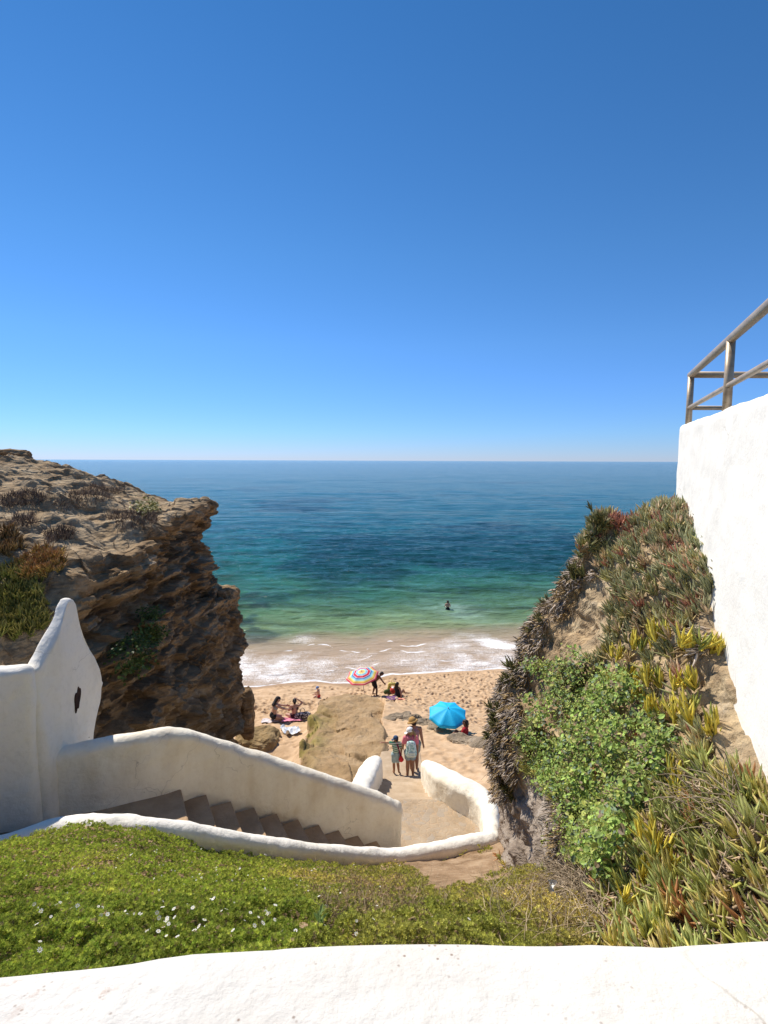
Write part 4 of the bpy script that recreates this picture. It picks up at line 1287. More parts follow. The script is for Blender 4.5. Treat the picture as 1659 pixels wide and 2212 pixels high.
def build_twigs(name, polys, counts, label):
    parts, cols = [], []
    p, n, q = banksample(60000)
    for poly, cnt in zip(polys, counts):
        idx = np.nonzero(inpoly(q[:, 0], q[:, 1], poly))[0]
        if len(idx) == 0:
            continue
        for i in rng.choice(idx, min(cnt, len(idx)), replace=False):
            d = n[i] * 0.5 + rng.normal(0, 0.7, 3)
            if poly is Z_DEAD:
                d = np.array([-.3, -.3, -0.6]) + rng.normal(0, .35, 3)
            parts.append(strand(p[i] + n[i] * 0.03, d, rng.uniform(0.1, 0.3), rng.uniform(0.002, 0.0045)))
            c = np.array([0.36, 0.28, 0.19]) * rng.uniform(0.5, 1.5)
            cols.append(tuple(c))
    strands(name, parts, cols, label)
bank_plants()

# yellow ice plant clumps, each one a plant
YM = []
for v in range(5):
    n_ = 5
    pos = rng.normal(0, 0.035, (n_, 3)) * np.array([1, 1, 0.3])
    C = np.array([0.68, 0.53, 0.07]) * rng.uniform(0.75, 1.15, (n_, 1))
    C[0] = (0.30, 0.31, 0.06)
    Tp = C * np.array([0.75, 0.85, 0.9])
    V, Fq, a = rosettes(pos, np.tile([0, -0.35, 0.94], (n_, 1)), 7, 0.115, C, Tp, 0.4, (5, 55))
    o = mesh('ice_plant_clump', V, Fq, M_leaf, attrs=a)
    YM.append(o.data)
    bpy.data.objects.remove(o)
YL = [(1352, 1432, 'leftmost of the top yellow band'), (1400, 1405, 'at the top of the yellow band, left of centre'), (1442, 1395, 'topmost of the yellow band'), (1492, 1420, 'right of the topmost yellow clump'), (1535, 1418, 'rightmost of the top yellow band'),
      (1335, 1478, 'low on the left side of the yellow band'), (1378, 1480, 'in the second yellow row above the leafy bush'), (1425, 1492, 'in the middle of the second yellow row'), (1500, 1500, 'beside the pale rock, second row'), (1440, 1555, 'among the leaves below the yellow rows'),
      (1505, 1560, 'right of the leafy bush, by the dark hollow'), (1525, 1590, 'lowest beside the pale rock'), (1390, 1520, 'at the upper rim of the leafy bush'), (1475, 1690, 'alone below the leafy bush edge'), (1478, 1742, 'stacked just under a lone yellow clump'),
      (1450, 1830, 'tall one halfway down the lower bank'), (1465, 1880, 'second one halfway down the lower bank'), (1420, 1905, 'small one above the front parapet leaves'), (1280, 1890, 'single one by the dry twigs'), (1405, 1985, 'nearest the front parapet')]
for i, (px, py, w_) in enumerate(YL):
    b, n = bankat(px, py)
    o = bpy.data.objects.new('ice_plant_clump', YM[i % 5])
    COL.objects.link(o)
    o.location = Vector(b) + Vector(n) * 0.05
    o.rotation_euler = (rng.uniform(-.2, .2), rng.uniform(-.2, .2), rng.uniform(0, 6))
    sc_ = rng.uniform(0.85, 1.15) * (1.0 if py < 1620 else 0.8)
    o.scale = (sc_,) * 3
    tag(o, 'yellow ice plant clump ' + w_, 'ice plant', 'yellow ice plant clumps on the bank')

# leafy green bush
def leafy(name, pts, nrm, size, cols, label, cat, lift=(0.02, 0.16), stems=60, per=1, parent_loc=None):
    root = empty(name, parent_loc if parent_loc is not None else tuple(pts.mean(0)))
    tag(root, label, cat)
    n = len(pts)
    tv = np.array([(0, 0, 0), (0.32, 0.28, 0.05), (0.08, 0.62, 0.10), (-0.32, 0.3, 0.05), (0.0, 0.3, -0.04), (0.16, 0.75, .03), (0, 1.0, -0.06), (-0.16, 0.7, .03)])
    tf = np.array([(0, 1, 4, 4), (0, 4, 3, 3), (4, 1, 5, 2), (4, 2, 7, 3), (2, 5, 6, 6), (2, 6, 7, 7)])
    tv = np.array([(0, 0, 0), (0.22, 0.12, 0.05), (0.40, 0.5, 0.06), (0.24, 0.86, 0.0), (0, 1.0, -0.08), (-0.24, 0.86, 0.0), (-0.40, 0.5, 0.06), (-0.22, 0.12, 0.05), (0, 0.5, -0.03)])
    tf = np.array([(0, 1, 2, 8), (8, 2, 3, 4), (8, 4, 5, 6), (0, 8, 6, 7)])
    D = nrm * 0.45 + np.array([-0.1, -0.15, 0.55]) + rng.normal(0, 0.42, (n, 3))
    M = frames(D, rng.uniform(0, 2 * math.pi, n), size * rng.uniform(0.5, 1.35, n))
    T = pts + nrm * rng.uniform(lift[0], lift[1], n)[:, None]
    V, Fq, a = scatter(tv, tf, M, T, cols)
    at0(mesh('foliage', V, Fq, M_thin, smooth=False, attrs=a), root)
    pr, cl = [], []
    for i in rng.choice(n, min(stems, n), replace=False):
        pr.append(strand(pts[i], nrm[i] + rng.normal(0, .4, 3) + np.array([0, 0, .4]), lift[1] * 1.3, 0.003, 0.05))
        cl.append((0.2, 0.22, 0.08))
    for (v, f), c in list(zip(pr, cl))[:40]:
        at0(mesh('stem', np.array([tuple(q) for q in v]), f, M_dry, attrs={'Col': np.tile(c, (len(v), 1))}), root)
    return root
p, n, q = banksample(90000)
jit = 34 * fbm(q[:, 0] * 0.025, q[:, 1] * 0.025, 0, 721, 4)
s_ = inpoly(q[:, 0] + jit, q[:, 1] + jit, Z_BUSH)
p, n = p[s_], n[s_]
k = fbm(p[:, 0] * 3, p[:, 1] * 3, p[:, 2] * 3, 723, 3)
p = p + n * (0.10 * np.clip(k + 0.2, 0, 1))[:, None]
C = np.array([0.25, 0.355, 0.075]) * (1 + 0.3 * k)[:, None] * rng.uniform(0.6, 1.4, (len(p), 1))
y_ = rng.random(len(p)) < 0.18
C[y_] = np.array([0.44, 0.46, 0.11])
b_ = rng.random(len(p)) < 0.12
C[b_] = np.array([0.20, 0.27, 0.17])
br_ = rng.random(len(p)) < 0.10
C[br_] = np.array([0.26, 0.19, 0.11])
C *= rng.uniform(0.6, 1.3, (len(p), 1))
gap = fbm(p[:, 0] * 5.5, p[:, 1] * 5.5, p[:, 2] * 5.5, 727, 3)
kp = gap > -0.30
p, n, C = p[kp], n[kp], C[kp]
leafy('leafy_bush', p, n, 0.033, C, 'dense green leafy bush in the middle of the right bank', 'bush', (0.03, 0.17), 220)

# fine sprigs over the bush
bush_ = [o_ for o_ in bpy.data.objects if o_.name == 'leafy_bush'][0]
i_ = rng.choice(len(p), 9000)
T_ = p[i_] + n[i_] * rng.uniform(.10, .22, 9000)[:, None] + rng.normal(0, .02, (9000, 3))
tvf = np.array([(0, 0, 0), (0.28, 0.5, 0.08), (0, 1, 0), (-0.28, .5, .08)])
M_ = frames(n[i_] + rng.normal(0, .7, (9000, 3)), rng.uniform(0, 6.28, 9000), 0.017 * rng.uniform(.6, 1.5, 9000))
C_ = np.array([0.40, 0.46, 0.10]) * rng.uniform(.5, 1.35, (9000, 1))
V, Fq, a = scatter(tvf, np.array([(0, 1, 2, 3)]), M_, T_, C_)
at0(mesh('sprigs', V, Fq, M_thin, smooth=False, attrs=a), bush_)['kind'] = 'stuff'

# ice plants and small bushes on the headland
CP = np.stack(proj(GC), -1)
CN = gridnormals(GC)
if CN[..., 2].mean() < 0:
    CN = -CN
def headsample(poly, n, maxd=30):
    m = inpoly(CP[..., 0], CP[..., 1], poly) & (GC[..., 1] < maxd)
    i, j = np.nonzero(m)
    if len(i) == 0:
        return np.zeros((0, 3)), np.zeros((0, 3))
    px, py, d = CP[i, j, 0], CP[i, j, 1], GC[i, j, 1]
    key = (px // 12).astype(int) * 1000 + (py // 12).astype(int)
    mind = {}
    for k_, dd in zip(key, d):
        if dd < mind.get(k_, 1e9):
            mind[k_] = dd
    ok = np.array([dd < mind[k_] + 0.7 for k_, dd in zip(key, d)])
    i, j = i[ok], j[ok]
    s = rng.choice(len(i), n)
    nn_ = CN[i, j]
    nn_ = np.where((nn_ * np.array([0.3, -0.8, 0.5])).sum(1, keepdims=True) < 0, -nn_, nn_)
    return GC[i, j][s] + rng.normal(0, 0.03, (n, 3)), nn_[s]
for poly, cnt, base, tip, lab in [
    ([(-30, 1235), (50, 1228), (85, 1260), (100, 1320), (95, 1365), (40, 1385), (-30, 1380)], 420, (0.17, 0.19, 0.04), (0.30, 0.22, 0.05), 'large olive ice plant clump tumbling behind the left corner wall'),
    ([(30, 1215), (105, 1190), (135, 1215), (120, 1245), (60, 1260), (30, 1245)], 200, (0.36, 0.25, 0.06), (0.40, 0.15, 0.06), 'orange tipped yellowish ice plant clump above the olive one on the headland'),
    ([(-30, 1150), (30, 1150), (45, 1185), (20, 1205), (-30, 1200)], 150, (0.23, 0.15, 0.05), (0.32, 0.16, 0.06), 'orange tipped ice plant clump at the left picture edge, highest on the headland')]:
    pp, nn_ = headsample(poly, cnt, 14.5)
    if len(pp):
        C = np.array(base) * rng.uniform(0.6, 1.5, (cnt, 1))
        V, Fq, a = rosettes(pp, nn_, 7, 0.15, C, np.array(tip) * rng.uniform(0.6, 1.4, (cnt, 1)), 0.55, (8, 60), 0.05)
        tag(mesh('ice_plant', V, Fq, M_leaf, attrs=a), lab, 'ice plant')
for poly, cnt, c, lab in [
    ([(235, 1400), (290, 1380), (325, 1405), (310, 1440), (245, 1455)], 1300, (0.075, 0.115, 0.025), 'dark green bush growing low on the shaded headland face'),
    ([(300, 1335), (330, 1325), (345, 1350), (330, 1380), (300, 1385)], 1200, (0.08, 0.12, 0.03), 'smaller green bush just above another on the shaded headland face'),
    ([(285, 1092), (325, 1085), (345, 1105), (300, 1118)], 500, (0.21, 0.20, 0.05), 'small yellow-green plant near the top edge of the headland')]:
    pp, nn_ = headsample(poly, cnt, 16.9)
    if len(pp):
        leafy('bush', pp, nn_, 0.06, np.array(c) * rng.uniform(0.5, 1.6, (cnt, 1)), lab, 'bush', (0.02, 0.28), 30)
polys = [([(0, 1075), (60, 1062), (110, 1075), (80, 1095), (0, 1100)], 700), ([(110, 1085), (200, 1050), (270, 1060), (230, 1085), (130, 1110)], 1100), ([(230, 1110), (330, 1100), (340, 1130), (260, 1150)], 900), ([(100, 1150), (160, 1140), (160, 1165), (100, 1175)], 500), ([(10, 1125), (70, 1115), (80, 1135), (20, 1145)], 400)]
pl = [headsample(a_, b_, 17.0) for a_, b_ in polys]
pp, nn_ = np.concatenate([a_[0] for a_ in pl]), np.concatenate([a_[1] for a_ in pl])
C = np.array([0.16, 0.115, 0.085]) * rng.uniform(0.4, 1.6, (len(pp), 1))
M = frames(nn_ + np.array([0, 0, .6]) + rng.normal(0, .5, pp.shape), rng.uniform(0, 6, len(pp)), 0.13 * rng.uniform(.5, 1.3, len(pp)))
V, Fq, a = scatter(LV * np.array([.5, .5, 1]), LF, M, pp, C)
tag(mesh('dry_scrub', V, Fq, M_dry, attrs=a), 'low brown dry scrub scattered over the headland top', 'scrub', kind='stuff')

# ------------------------------------------------------------------ ground cover, flowers, weeds on the slope
W2X = np.array([P(*q)[0] for q in [(-260, 1885, 5.1), (0, 1808, 5.62), (300, 1764, 5.98), (500, 1797, 6.72), (800, 1832, 8.02), (1062, 1799, 8.75)]])
W2Y = np.array([5.1, 5.62, 5.98, 6.72, 8.02, 8.75]) - 0.17
Z_SOIL = [(862, 1862), (1000, 1845), (1100, 1815), (1135, 1900), (1060, 1905), (1010, 1930), (960, 1950), (930, 1935), (915, 1900), (880, 1880)]
Z_BROWN = [(670, 1950), (740, 1905), (850, 1905), (930, 1945), (900, 1975), (850, 2000), (780, 2010), (700, 2005)]
def cover():
    N = 560000
    Y = 0.75 * (8.7 / 0.75) ** rng.random(N)
    X = rng.uniform(-1, 1, N) * (Y * 0.9 + 0.45)
    k = (X < 2.2) & (X > -6.4) & (Y < np.interp(X, W2X, W2Y) - 0.02)
    X, Y = X[k], Y[k]
    lump = fbm(X * 7, Y * 7, 0, 801, 3)
    big = fbm(X * 1.1, Y * 1.1, 0, 803, 3)
    Z = gardz(X, Y)
    hgt = 0.035 + 0.075 * np.clip(lump + 0.3, 0, 1.2) + 0.03 * big
    px, py = proj(np.stack([X, Y, Z], -1))
    jx = 22 * fbm(X * 3, Y * 3, 0, 805, 3)
    soil = inpoly(px + jx, py + jx * 0.6, Z_SOIL)
    brown = inpoly(px + jx, py + jx, Z_BROWN)
    dry = np.clip(sstep(480, 820, px) * 0.62 + sstep(1080, 1250, px) * 0.35 + 0.35 * big + sstep(0.3, 0.0, (np.interp(X, W2X, W2Y) - Y)) * 0.2 * sstep(300, 500, px), 0, 1)
    bank = px > 1225 + 130 * (py - 1890) / 160
    keep = ~soil & ~bank & (py < 2300) & (px > -430) & (rng.random(len(X)) > 0.35 * dry) & ~(brown & (rng.random(len(X)) > 0.6))
    X, Y, Z, hgt, px, py, dry, brown, lump, big = [q[keep] for q in (X, Y, Z, hgt, px, py, dry, brown, lump, big)]
    n = len(X)
    t = rng.random((n, 1))
    gcol = np.array([0.20, 0.295, 0.04]) * (1 - t) + np.array([0.40, 0.455, 0.085]) * t
    dcol = np.array([0.43, 0.36, 0.11]) * (1 - t) + np.array([0.31, 0.25, 0.095]) * t
    bcol = np.array([0.24, 0.20, 0.10]) * (1 - t) + np.array([0.36, 0.31, 0.17]) * t
    C = gcol * (1 - dry[:, None] * 0.75) + dcol * dry[:, None] * 0.75
    sel = (brown & (rng.random(n) < 0.55)) | (rng.random(n) < 0.05 + 0.25 * dry * (big > 0.1))
    C[sel] = bcol[sel]
    C *= np.array([1.48, 1.36, 1.4]) * rng.uniform(0.5, 1.5, (n, 1)) * (1 + 0.22 * np.clip(big, -1, 1))[:, None]
    # a tiny succulent sprig: six leaflets
    tv, tf = [], []
    for q in range(6):
        a = q * 1.05
        c_, s_ = math.cos(a), math.sin(a)
        up = 0.25 + 0.45 * (q % 3) / 2
        b = len(tv)
        w = 0.26
        tv += [(0.05 * c_, 0.05 * s_, -0.5), (0.5 * c_ - w * s_, 0.5 * s_ + w * c_, up * 0.6), (0.95 * c_, 0.95 * s_, up), (0.5 * c_ + w * s_, 0.5 * s_ - w * c_, up * 0.6)]
        tf.append((b, b + 1, b + 2, b + 3))
    D = np.stack([rng.normal(0, .35, n), rng.normal(-.15, .35, n), np.ones(n)], -1)
    size = 0.0085 * (0.72 + 0.14 * Y) * rng.uniform(0.7, 1.4, n)
    M = frames(D, rng.uniform(0, 6.28, n), size)
    T = np.stack([X, Y, Z + hgt * rng.uniform(0.55, 1.0, n)], -1)
    V, Fq, a = scatter(np.array(tv), np.array(tf), M, T, C)
    tag(mesh('ground_cover', V, Fq, M_thin, smooth=False, attrs=a), 'low dense green succulent ground cover on the slope behind the front parapet', 'ground cover', kind='stuff')
    return X, Y, Z, hgt, px, py
GX, GY, GZ, GH, GPX, GPY = cover()
def dry_grass():
    parts, cols = [], []
    for poly, cnt, ln in [(Z_BROWN, 260, .1), ([(1020, 1900), (1230, 1890), (1290, 2050), (1080, 2050)], 320, .2), ([(560, 1870), (900, 1870), (930, 1920), (700, 1920)], 220, .1), ([(900, 1880), (960, 1940), (1010, 1960), (960, 1980), (880, 1930)], 140, .14)]:
        idx = np.nonzero(inpoly(GPX, GPY, poly))[0]
        for i in rng.choice(idx, min(cnt, len(idx)), replace=False):
            parts.append(strand((GX[i], GY[i], GZ[i] + GH[i] * .6), rng.normal(0, .6, 3) + np.array([0, 0, .7]), ln * rng.uniform(.5, 1.4), rng.uniform(.0012, .0026), 0.12))
            cols.append(tuple(np.array([0.40, 0.31, 0.19]) * rng.uniform(.5, 1.4)))
    strands('dry_grass', parts, cols, 'thin straw coloured dry stems in the ground cover by the bank')
dry_grass()
# flowers
def flower_mesh():
    V, Fc, mi = [], [], []
    for q in range(8):
        a = q * math.pi / 4
        c_, s_ = math.cos(a), math.sin(a)
        b = len(V)
        V += [(0.15 * c_, 0.15 * s_, 0.02), (0.6 * c_ - .2 * s_, 0.6 * s_ + .2 * c_, 0.1), (1.0 * c_, 1.0 * s_, 0.08), (0.6 * c_ + .2 * s_, 0.6 * s_ - .2 * c_, 0.1)]
        Fc.append((b, b + 1, b + 2, b + 3))
        mi.append(0)
    b = len(V)
    for q in range(8):
        a = q * math.pi / 4
        V.append((0.26 * math.cos(a), 0.26 * math.sin(a), 0.08))
    V.append((0, 0, 0.16))
    for q in range(8):
        Fc.append((b + q, b + (q + 1) % 8, b + 8))
        mi.append(1)
    me = bpy.data.meshes.new('daisy')
    me.from_pydata(V, [], Fc)
    me.materials.append(plain('petal_white', (0.80, 0.78, 0.74), 0.6, 0.2, 0.05))
    me.materials.append(plain('flower_centre', (0.55, 0.45, 0.15), 0.7, 0.2))
    me.polygons.foreach_set('material_index', mi)
    return me
FM = flower_mesh()
used = set()
cen_ = [(375, 1950, 150, 50), (560, 1930, 110, 45), (250, 1880, 110, 30), (110, 1990, 80, 25), (640, 1980, 90, 40), (450, 2010, 160, 25), (850, 2010, 90, 25), (230, 2010, 110, 30), (700, 1905, 110, 20)]
pc_ = np.array([.30, .17, .09, .09, .09, .12, .04, .06, .04])
while len(used) < 230:
    c_ = cen_[rng.choice(len(cen_), p=pc_ / pc_.sum())]
    fx, fy = rng.normal(c_[0], c_[2]), rng.normal(c_[1], c_[3] * 1.1)
    if fx < 5 or fy > 2075:
        continue
    dd = (GPX - fx) ** 2 + (GPY - fy) ** 2
    i = int(dd.argmin())
    if dd[i] > 300 or i in used:
        continue
    used.add(i)
    o = bpy.data.objects.new('daisy', FM)
    COL.objects.link(o)
    o.location = (GX[i], GY[i], GZ[i] + GH[i] + 0.012)
    o.rotation_euler = (rng.uniform(0.1, 0.8), rng.uniform(-0.5, 0.3), rng.uniform(0, 6))
    s_ = rng.uniform(0.006, 0.0125)
    o.scale = (s_, s_, s_)
    tag(o, 'tiny white daisy scattered in the green ground cover of the slope', 'flower', 'white daisies in the ground cover')

def weed(px, py, d, h, lab, nleaf=14):
    x, y, _ = P(px, py, d)
    z = float(gardz(x, y))
    r0 = empty('weed', (x, y, z))
    tag(r0, lab, 'weed')
    V, Fc = tube([(0, 0, 0), (0.01, 0, h * .5), (0.0, 0.01, h)], [.005, .004, .002], 6)
    c = (0.22, 0.3, 0.10)
    mesh('stem', np.array(V), Fc, M_thin, r0, attrs={'Col': np.tile(c, (len(V), 1))})
    tv = np.array([(0, 0, 0), (0.14, 0.3, .06), (0.12, 0.7, .05), (0, 1, -.08), (-.12, .7, .05), (-.14, .3, .06)])
    for q in range(nleaf):
        a = q * 2.4
        e = rng.uniform(0.3, 0.9)
        dd = np.array([[math.cos(a) * e, math.sin(a) * e, 0.8]])
        dd = dd / np.linalg.norm(dd)
        side = np.cross(dd, [[0, 0, 1.0]])
        side /= np.linalg.norm(side)
        up = np.cross(side, dd)
        M = np.stack([side, dd, up], -1) * rng.uniform(.04, .065)
        v = np.einsum('nij,kj->nki', M, tv)[0] + np.array([0, 0, h * (0.15 + 0.8 * q / nleaf)])
        mesh('leaf', v, [(0, 1, 2, 3), (0, 3, 4, 5)], M_thin, r0, False, {'Col': np.tile(np.array(c) * rng.uniform(.8, 1.4), (6, 1))})
weed(690, 2062, 2.1, 0.12, 'tall fresh green weed standing by the front parapet')
weed(805, 2045, 2.2, 0.05, 'small green weed with few leaves right of the taller weed', 6)
def scrap():
    x, y, z = P(1190, 1985, 3.1)
    z = float(gardz(x, y)) + 0.07
    g = np.zeros((10, 6, 3))
    for i in range(10):
        for j in range(6):
            g[i, j] = ((j - 2.5) * .009 + .01 * math.sin(i), i * .012, .02 * math.sin(i * 1.1 + j) + .012 * abs(j - 2.5))
    o = mesh('paper_scrap', g, gridfaces(10, 6), plain('white_paper', (.72, .71, .68), .7))
    o.location = (x, y, z)
    o.rotation_euler = (0.9, .1, .1)
    tag(o, 'crumpled whitish scrap lying in the ground cover near the bank', 'litter')
scrap()
def samphire(px, py, lab, n_=60, r=0.05):
    b, nn_ = bankat(px, py)
    r0 = empty('samphire', tuple(b))
    tag(r0, lab, 'plant')
    bm = bmesh.new()
    bmesh.ops.create_icosphere(bm, subdivisions=1, radius=1)
    tv = np.array([v.co[:] for v in bm.verts])
    tf = np.array([[v.index for v in f.verts] for f in bm.faces])
    bm.free()
    T = rng.normal(0, 1, (n_, 3)) * r * np.array([1, .7, .6]) + b + nn_ * 0.14
    M = np.eye(3)[None] * (rng.uniform(.004, .009, n_))[:, None, None]
    V, Fq, a = scatter(tv, tf, M, T, np.array([0.42, 0.44, 0.09]) * rng.uniform(.7, 1.2, (n_, 1)))
    fh = at0(mesh('flower_head', V, Fq, M_thin, smooth=True, attrs=a), r0)
    fh['kind'] = 'stuff'
    for k_ in range(0, n_, 8):
        V, Fc = tube([tuple(b), tuple(b + nn_ * .07), tuple(T[k_])], [.004, .003, .002], 5)
        at0(mesh('stem', np.array(V), Fc, M_dry, attrs={'Col': np.tile((.2, .22, .08), (len(V), 1))}), r0)
samphire(1196, 1445, 'yellow-green samphire flower head standing before the bare tan rock')
samphire(1216, 1815, 'small yellow-green samphire head hanging at the grey bank face', 30, .03)

# ------------------------------------------------------------------ people
def blob(name, caps, mat, parent, vox=0.008, it=6):
    parts = []
    for p0, r0, p1, r1 in caps:
        p0, p1 = Vector(p0), Vector(p1)
        d = p1 - p0
        if d.length < 1e-5:
            d = Vector((0, 0, 1e-4))
            p1 = p0 + d
        u = d.normalized()
        path, rad = [], []
        for k in (0.05, 0.35, 0.7, 0.92):
            path.append(p0 - u * r0 * math.sqrt(1 - k * k))
            rad.append(r0 * k)
        path.append(p0)
        rad.append(r0)
        path.append(p1)
        rad.append(r1)
        for k in (0.92, 0.7, 0.35, 0.05):
            path.append(p1 + u * r1 * math.sqrt(1 - k * k))
            rad.append(r1 * k)
        parts.append(tube(path, rad, 10))
    V, Fc = merge(parts)
    o = mesh(name, np.array([tuple(v) for v in V]), Fc, mat, parent)
    m = o.modifiers.new('r', 'REMESH')
    m.mode = 'VOXEL'
    m.voxel_size = vox
    s = o.modifiers.new('s', 'SMOOTH')
    s.factor = 0.5
    s.iterations = it
    dg = bpy.context.evaluated_depsgraph_get()
    me = bpy.data.meshes.new_from_object(o.evaluated_get(dg))
    o.modifiers.clear()
    o.data = me
    me.polygons.foreach_set('use_smooth', np.full(len(me.polygons), True))
    return o
V3 = lambda *a: Vector(a)
def stand(h):
    J = dict(pel=V3(0, 0, .56), mid=V3(0, -.005, .64), chest=V3(0, 0, .745), neck=V3(0, 0, .845), head=V3(0, .012, .925), face=V3(0, 1, 0),
             hipL=V3(-.045, 0, .515), hipR=V3(.045, 0, .515), knL=V3(-.05, .008, .285), knR=V3(.05, .008, .285), anL=V3(-.052, -.01, .045), anR=V3(.052, -.01, .045),
             toL=V3(-.062, .095, .015), toR=V3(.062, .095, .015),
             shL=V3(-.105, 0, .805), shR=V3(.105, 0, .805), elL=V3(-.135, -.01, .64), elR=V3(.135, -.01, .64), wrL=V3(-.14, .025, .495), wrR=V3(.14, .025, .495))
    return {k: (v * h if k != 'face' else v) for k, v in J.items()}
def hand(w, d, s, side):
    d = d.normalized()
    ref = V3(0, 1, 0) if abs(d.y) < .8 else V3(0, 0, 1)
    a = (ref - d * ref.dot(d)).normalized()
    b = d.cross(a)
    pe = w + d * .05 * s
    C = [(w, .016 * s, pe, .019 * s), (w + a * .01 * s, .014 * s, pe + a * .014 * s, .012 * s), (w - a * .01 * s, .014 * s, pe - a * .014 * s, .012 * s)]
    for k, (off, ln) in enumerate([(.021, .036), (.007, .043), (-.007, .04), (-.021, .031)]):
        q = pe + a * off * s
        m = q + d * ln * .55 * s + a * off * .2 * s
        e = m + (d * .8 + b * side * .45).normalized() * ln * .5 * s
        C += [(q, .0068 * s, m, .0062 * s), (m, .0062 * s, e, .005 * s)]
    q = w + d * .014 * s + a * .018 * s
    C.append((q, .008 * s, q + (d * .7 + a * .75).normalized() * .042 * s, .006 * s))
    return C
def body_caps(J, s, hands=True, fat=1.0):
    f = s * fat
    C = [(J['hipL'], .066 * f, J['hipR'], .066 * f), (J['pel'], .074 * f, J['mid'], .064 * f), (J['mid'], .064 * f, J['chest'], .072 * f),
         (J['pel'] + (J['hipL'] - J['hipR']) * .35, .055 * f, J['mid'] + (J['shL'] - J['shR']) * .13, .05 * f), (J['pel'] - (J['hipL'] - J['hipR']) * .35, .055 * f, J['mid'] - (J['shL'] - J['shR']) * .13, .05 * f),
         (J['mid'] + (J['shL'] - J['shR']) * .13, .05 * f, J['chest'] + (J['shL'] - J['shR']) * .2, .055 * f), (J['mid'] - (J['shL'] - J['shR']) * .13, .05 * f, J['chest'] - (J['shL'] - J['shR']) * .2, .055 * f),
         (J['shL'] * .82 + J['shR'] * .18, .038 * f, J['shR'] * .82 + J['shL'] * .18, .038 * f), (J['chest'], .06 * f, J['neck'], .034 * s), (J['neck'], .031 * s, J['head'], .029 * s)]
    hd, fc = J['head'], J['face'].normalized()
    up = (J['head'] - J['neck']).normalized()
    fc = (fc - up * fc.dot(up)).normalized()
    sd = fc.cross(up)
    C += [(hd + up * .012 * s - fc * .012 * s, .056 * s, hd + up * .012 * s + fc * .012 * s, .053 * s), (hd + fc * .018 * s - up * .03 * s, .042 * s, hd + fc * .026 * s - up * .045 * s, .028 * s),
          (hd + fc * .062 * s + up * .0 * s, .007 * s, hd + fc * .070 * s - up * .014 * s, .009 * s)]
    for q in (-1, 1):
        C.append((hd + sd * q * .057 * s + up * .01 * s, .008 * s, hd + sd * q * .06 * s - up * .012 * s, .007 * s))
        C.append((hd + fc * .05 * s + sd * q * .02 * s + up * .012 * s, .012 * s, hd + fc * .046 * s + sd * q * .034 * s + up * .01 * s, .01 * s))
    for L in 'LR':
        C += [(J['sh' + L], .034 * f, J['el' + L], .026 * s), (J['el' + L], .026 * s, J['wr' + L], .017 * s), (J['hip' + L], .06 * f, J['kn' + L], .037 * s),
              (J['kn' + L], .037 * s, J['kn' + L] * .65 + J['an' + L] * .35, .038 * s), (J['kn' + L] * .65 + J['an' + L] * .35, .038 * s, J['an' + L], .021 * s), (J['an' + L], .022 * s, J['to' + L], .017 * s)]
        if hands:
            C += hand(J['wr' + L], (J.get('hd' + L) or (J['wr' + L] - J['el' + L])), s, 1 if L == 'L' else -1)
    return C
def shirt_caps(J, s, sleeve=.55, fat=1.0, low=.0, straps=False):
    f = s * fat * 1.13
    C = [c for c in body_caps(J, s * 1.0, False, fat * 1.14)[1:7]]
    if not straps:
        C += [(J['shL'] * .86 + J['shR'] * .14, .042 * f, J['shR'] * .86 + J['shL'] * .14, .042 * f)]
        for L in 'LR':
            e = J['sh' + L] * (1 - sleeve) + J['el' + L] * sleeve
            C.append((J['sh' + L], .040 * f, e, .040 * f))
    else:
        C += [(J['shL'] * .72 + J['shR'] * .28, .036 * f, J['chest'] + (J['shL'] - J['shR']) * .2, .05 * f), (J['shR'] * .72 + J['shL'] * .28, .036 * f, J['chest'] - (J['shL'] - J['shR']) * .2, .05 * f)]
    return C
def shorts_caps(J, s, ln=.5, fat=1.0):
    f = s * fat * 1.12
    C = [(J['hipL'], .07 * f, J['hipR'], .07 * f), (J['pel'], .077 * f, J['pel'] * .6 + J['mid'] * .4, .07 * f)]
    for L in 'LR':
        C.append((J['hip' + L], .064 * f, J['hip' + L] * (1 - ln) + J['kn' + L] * ln, .058 * f))
    return C
def head_frame(J):
    up = (J['head'] - J['neck']).normalized()
    fc = (J['face'] - up * J['face'].dot(up)).normalized()
    return J['head'], up, fc, fc.cross(up)
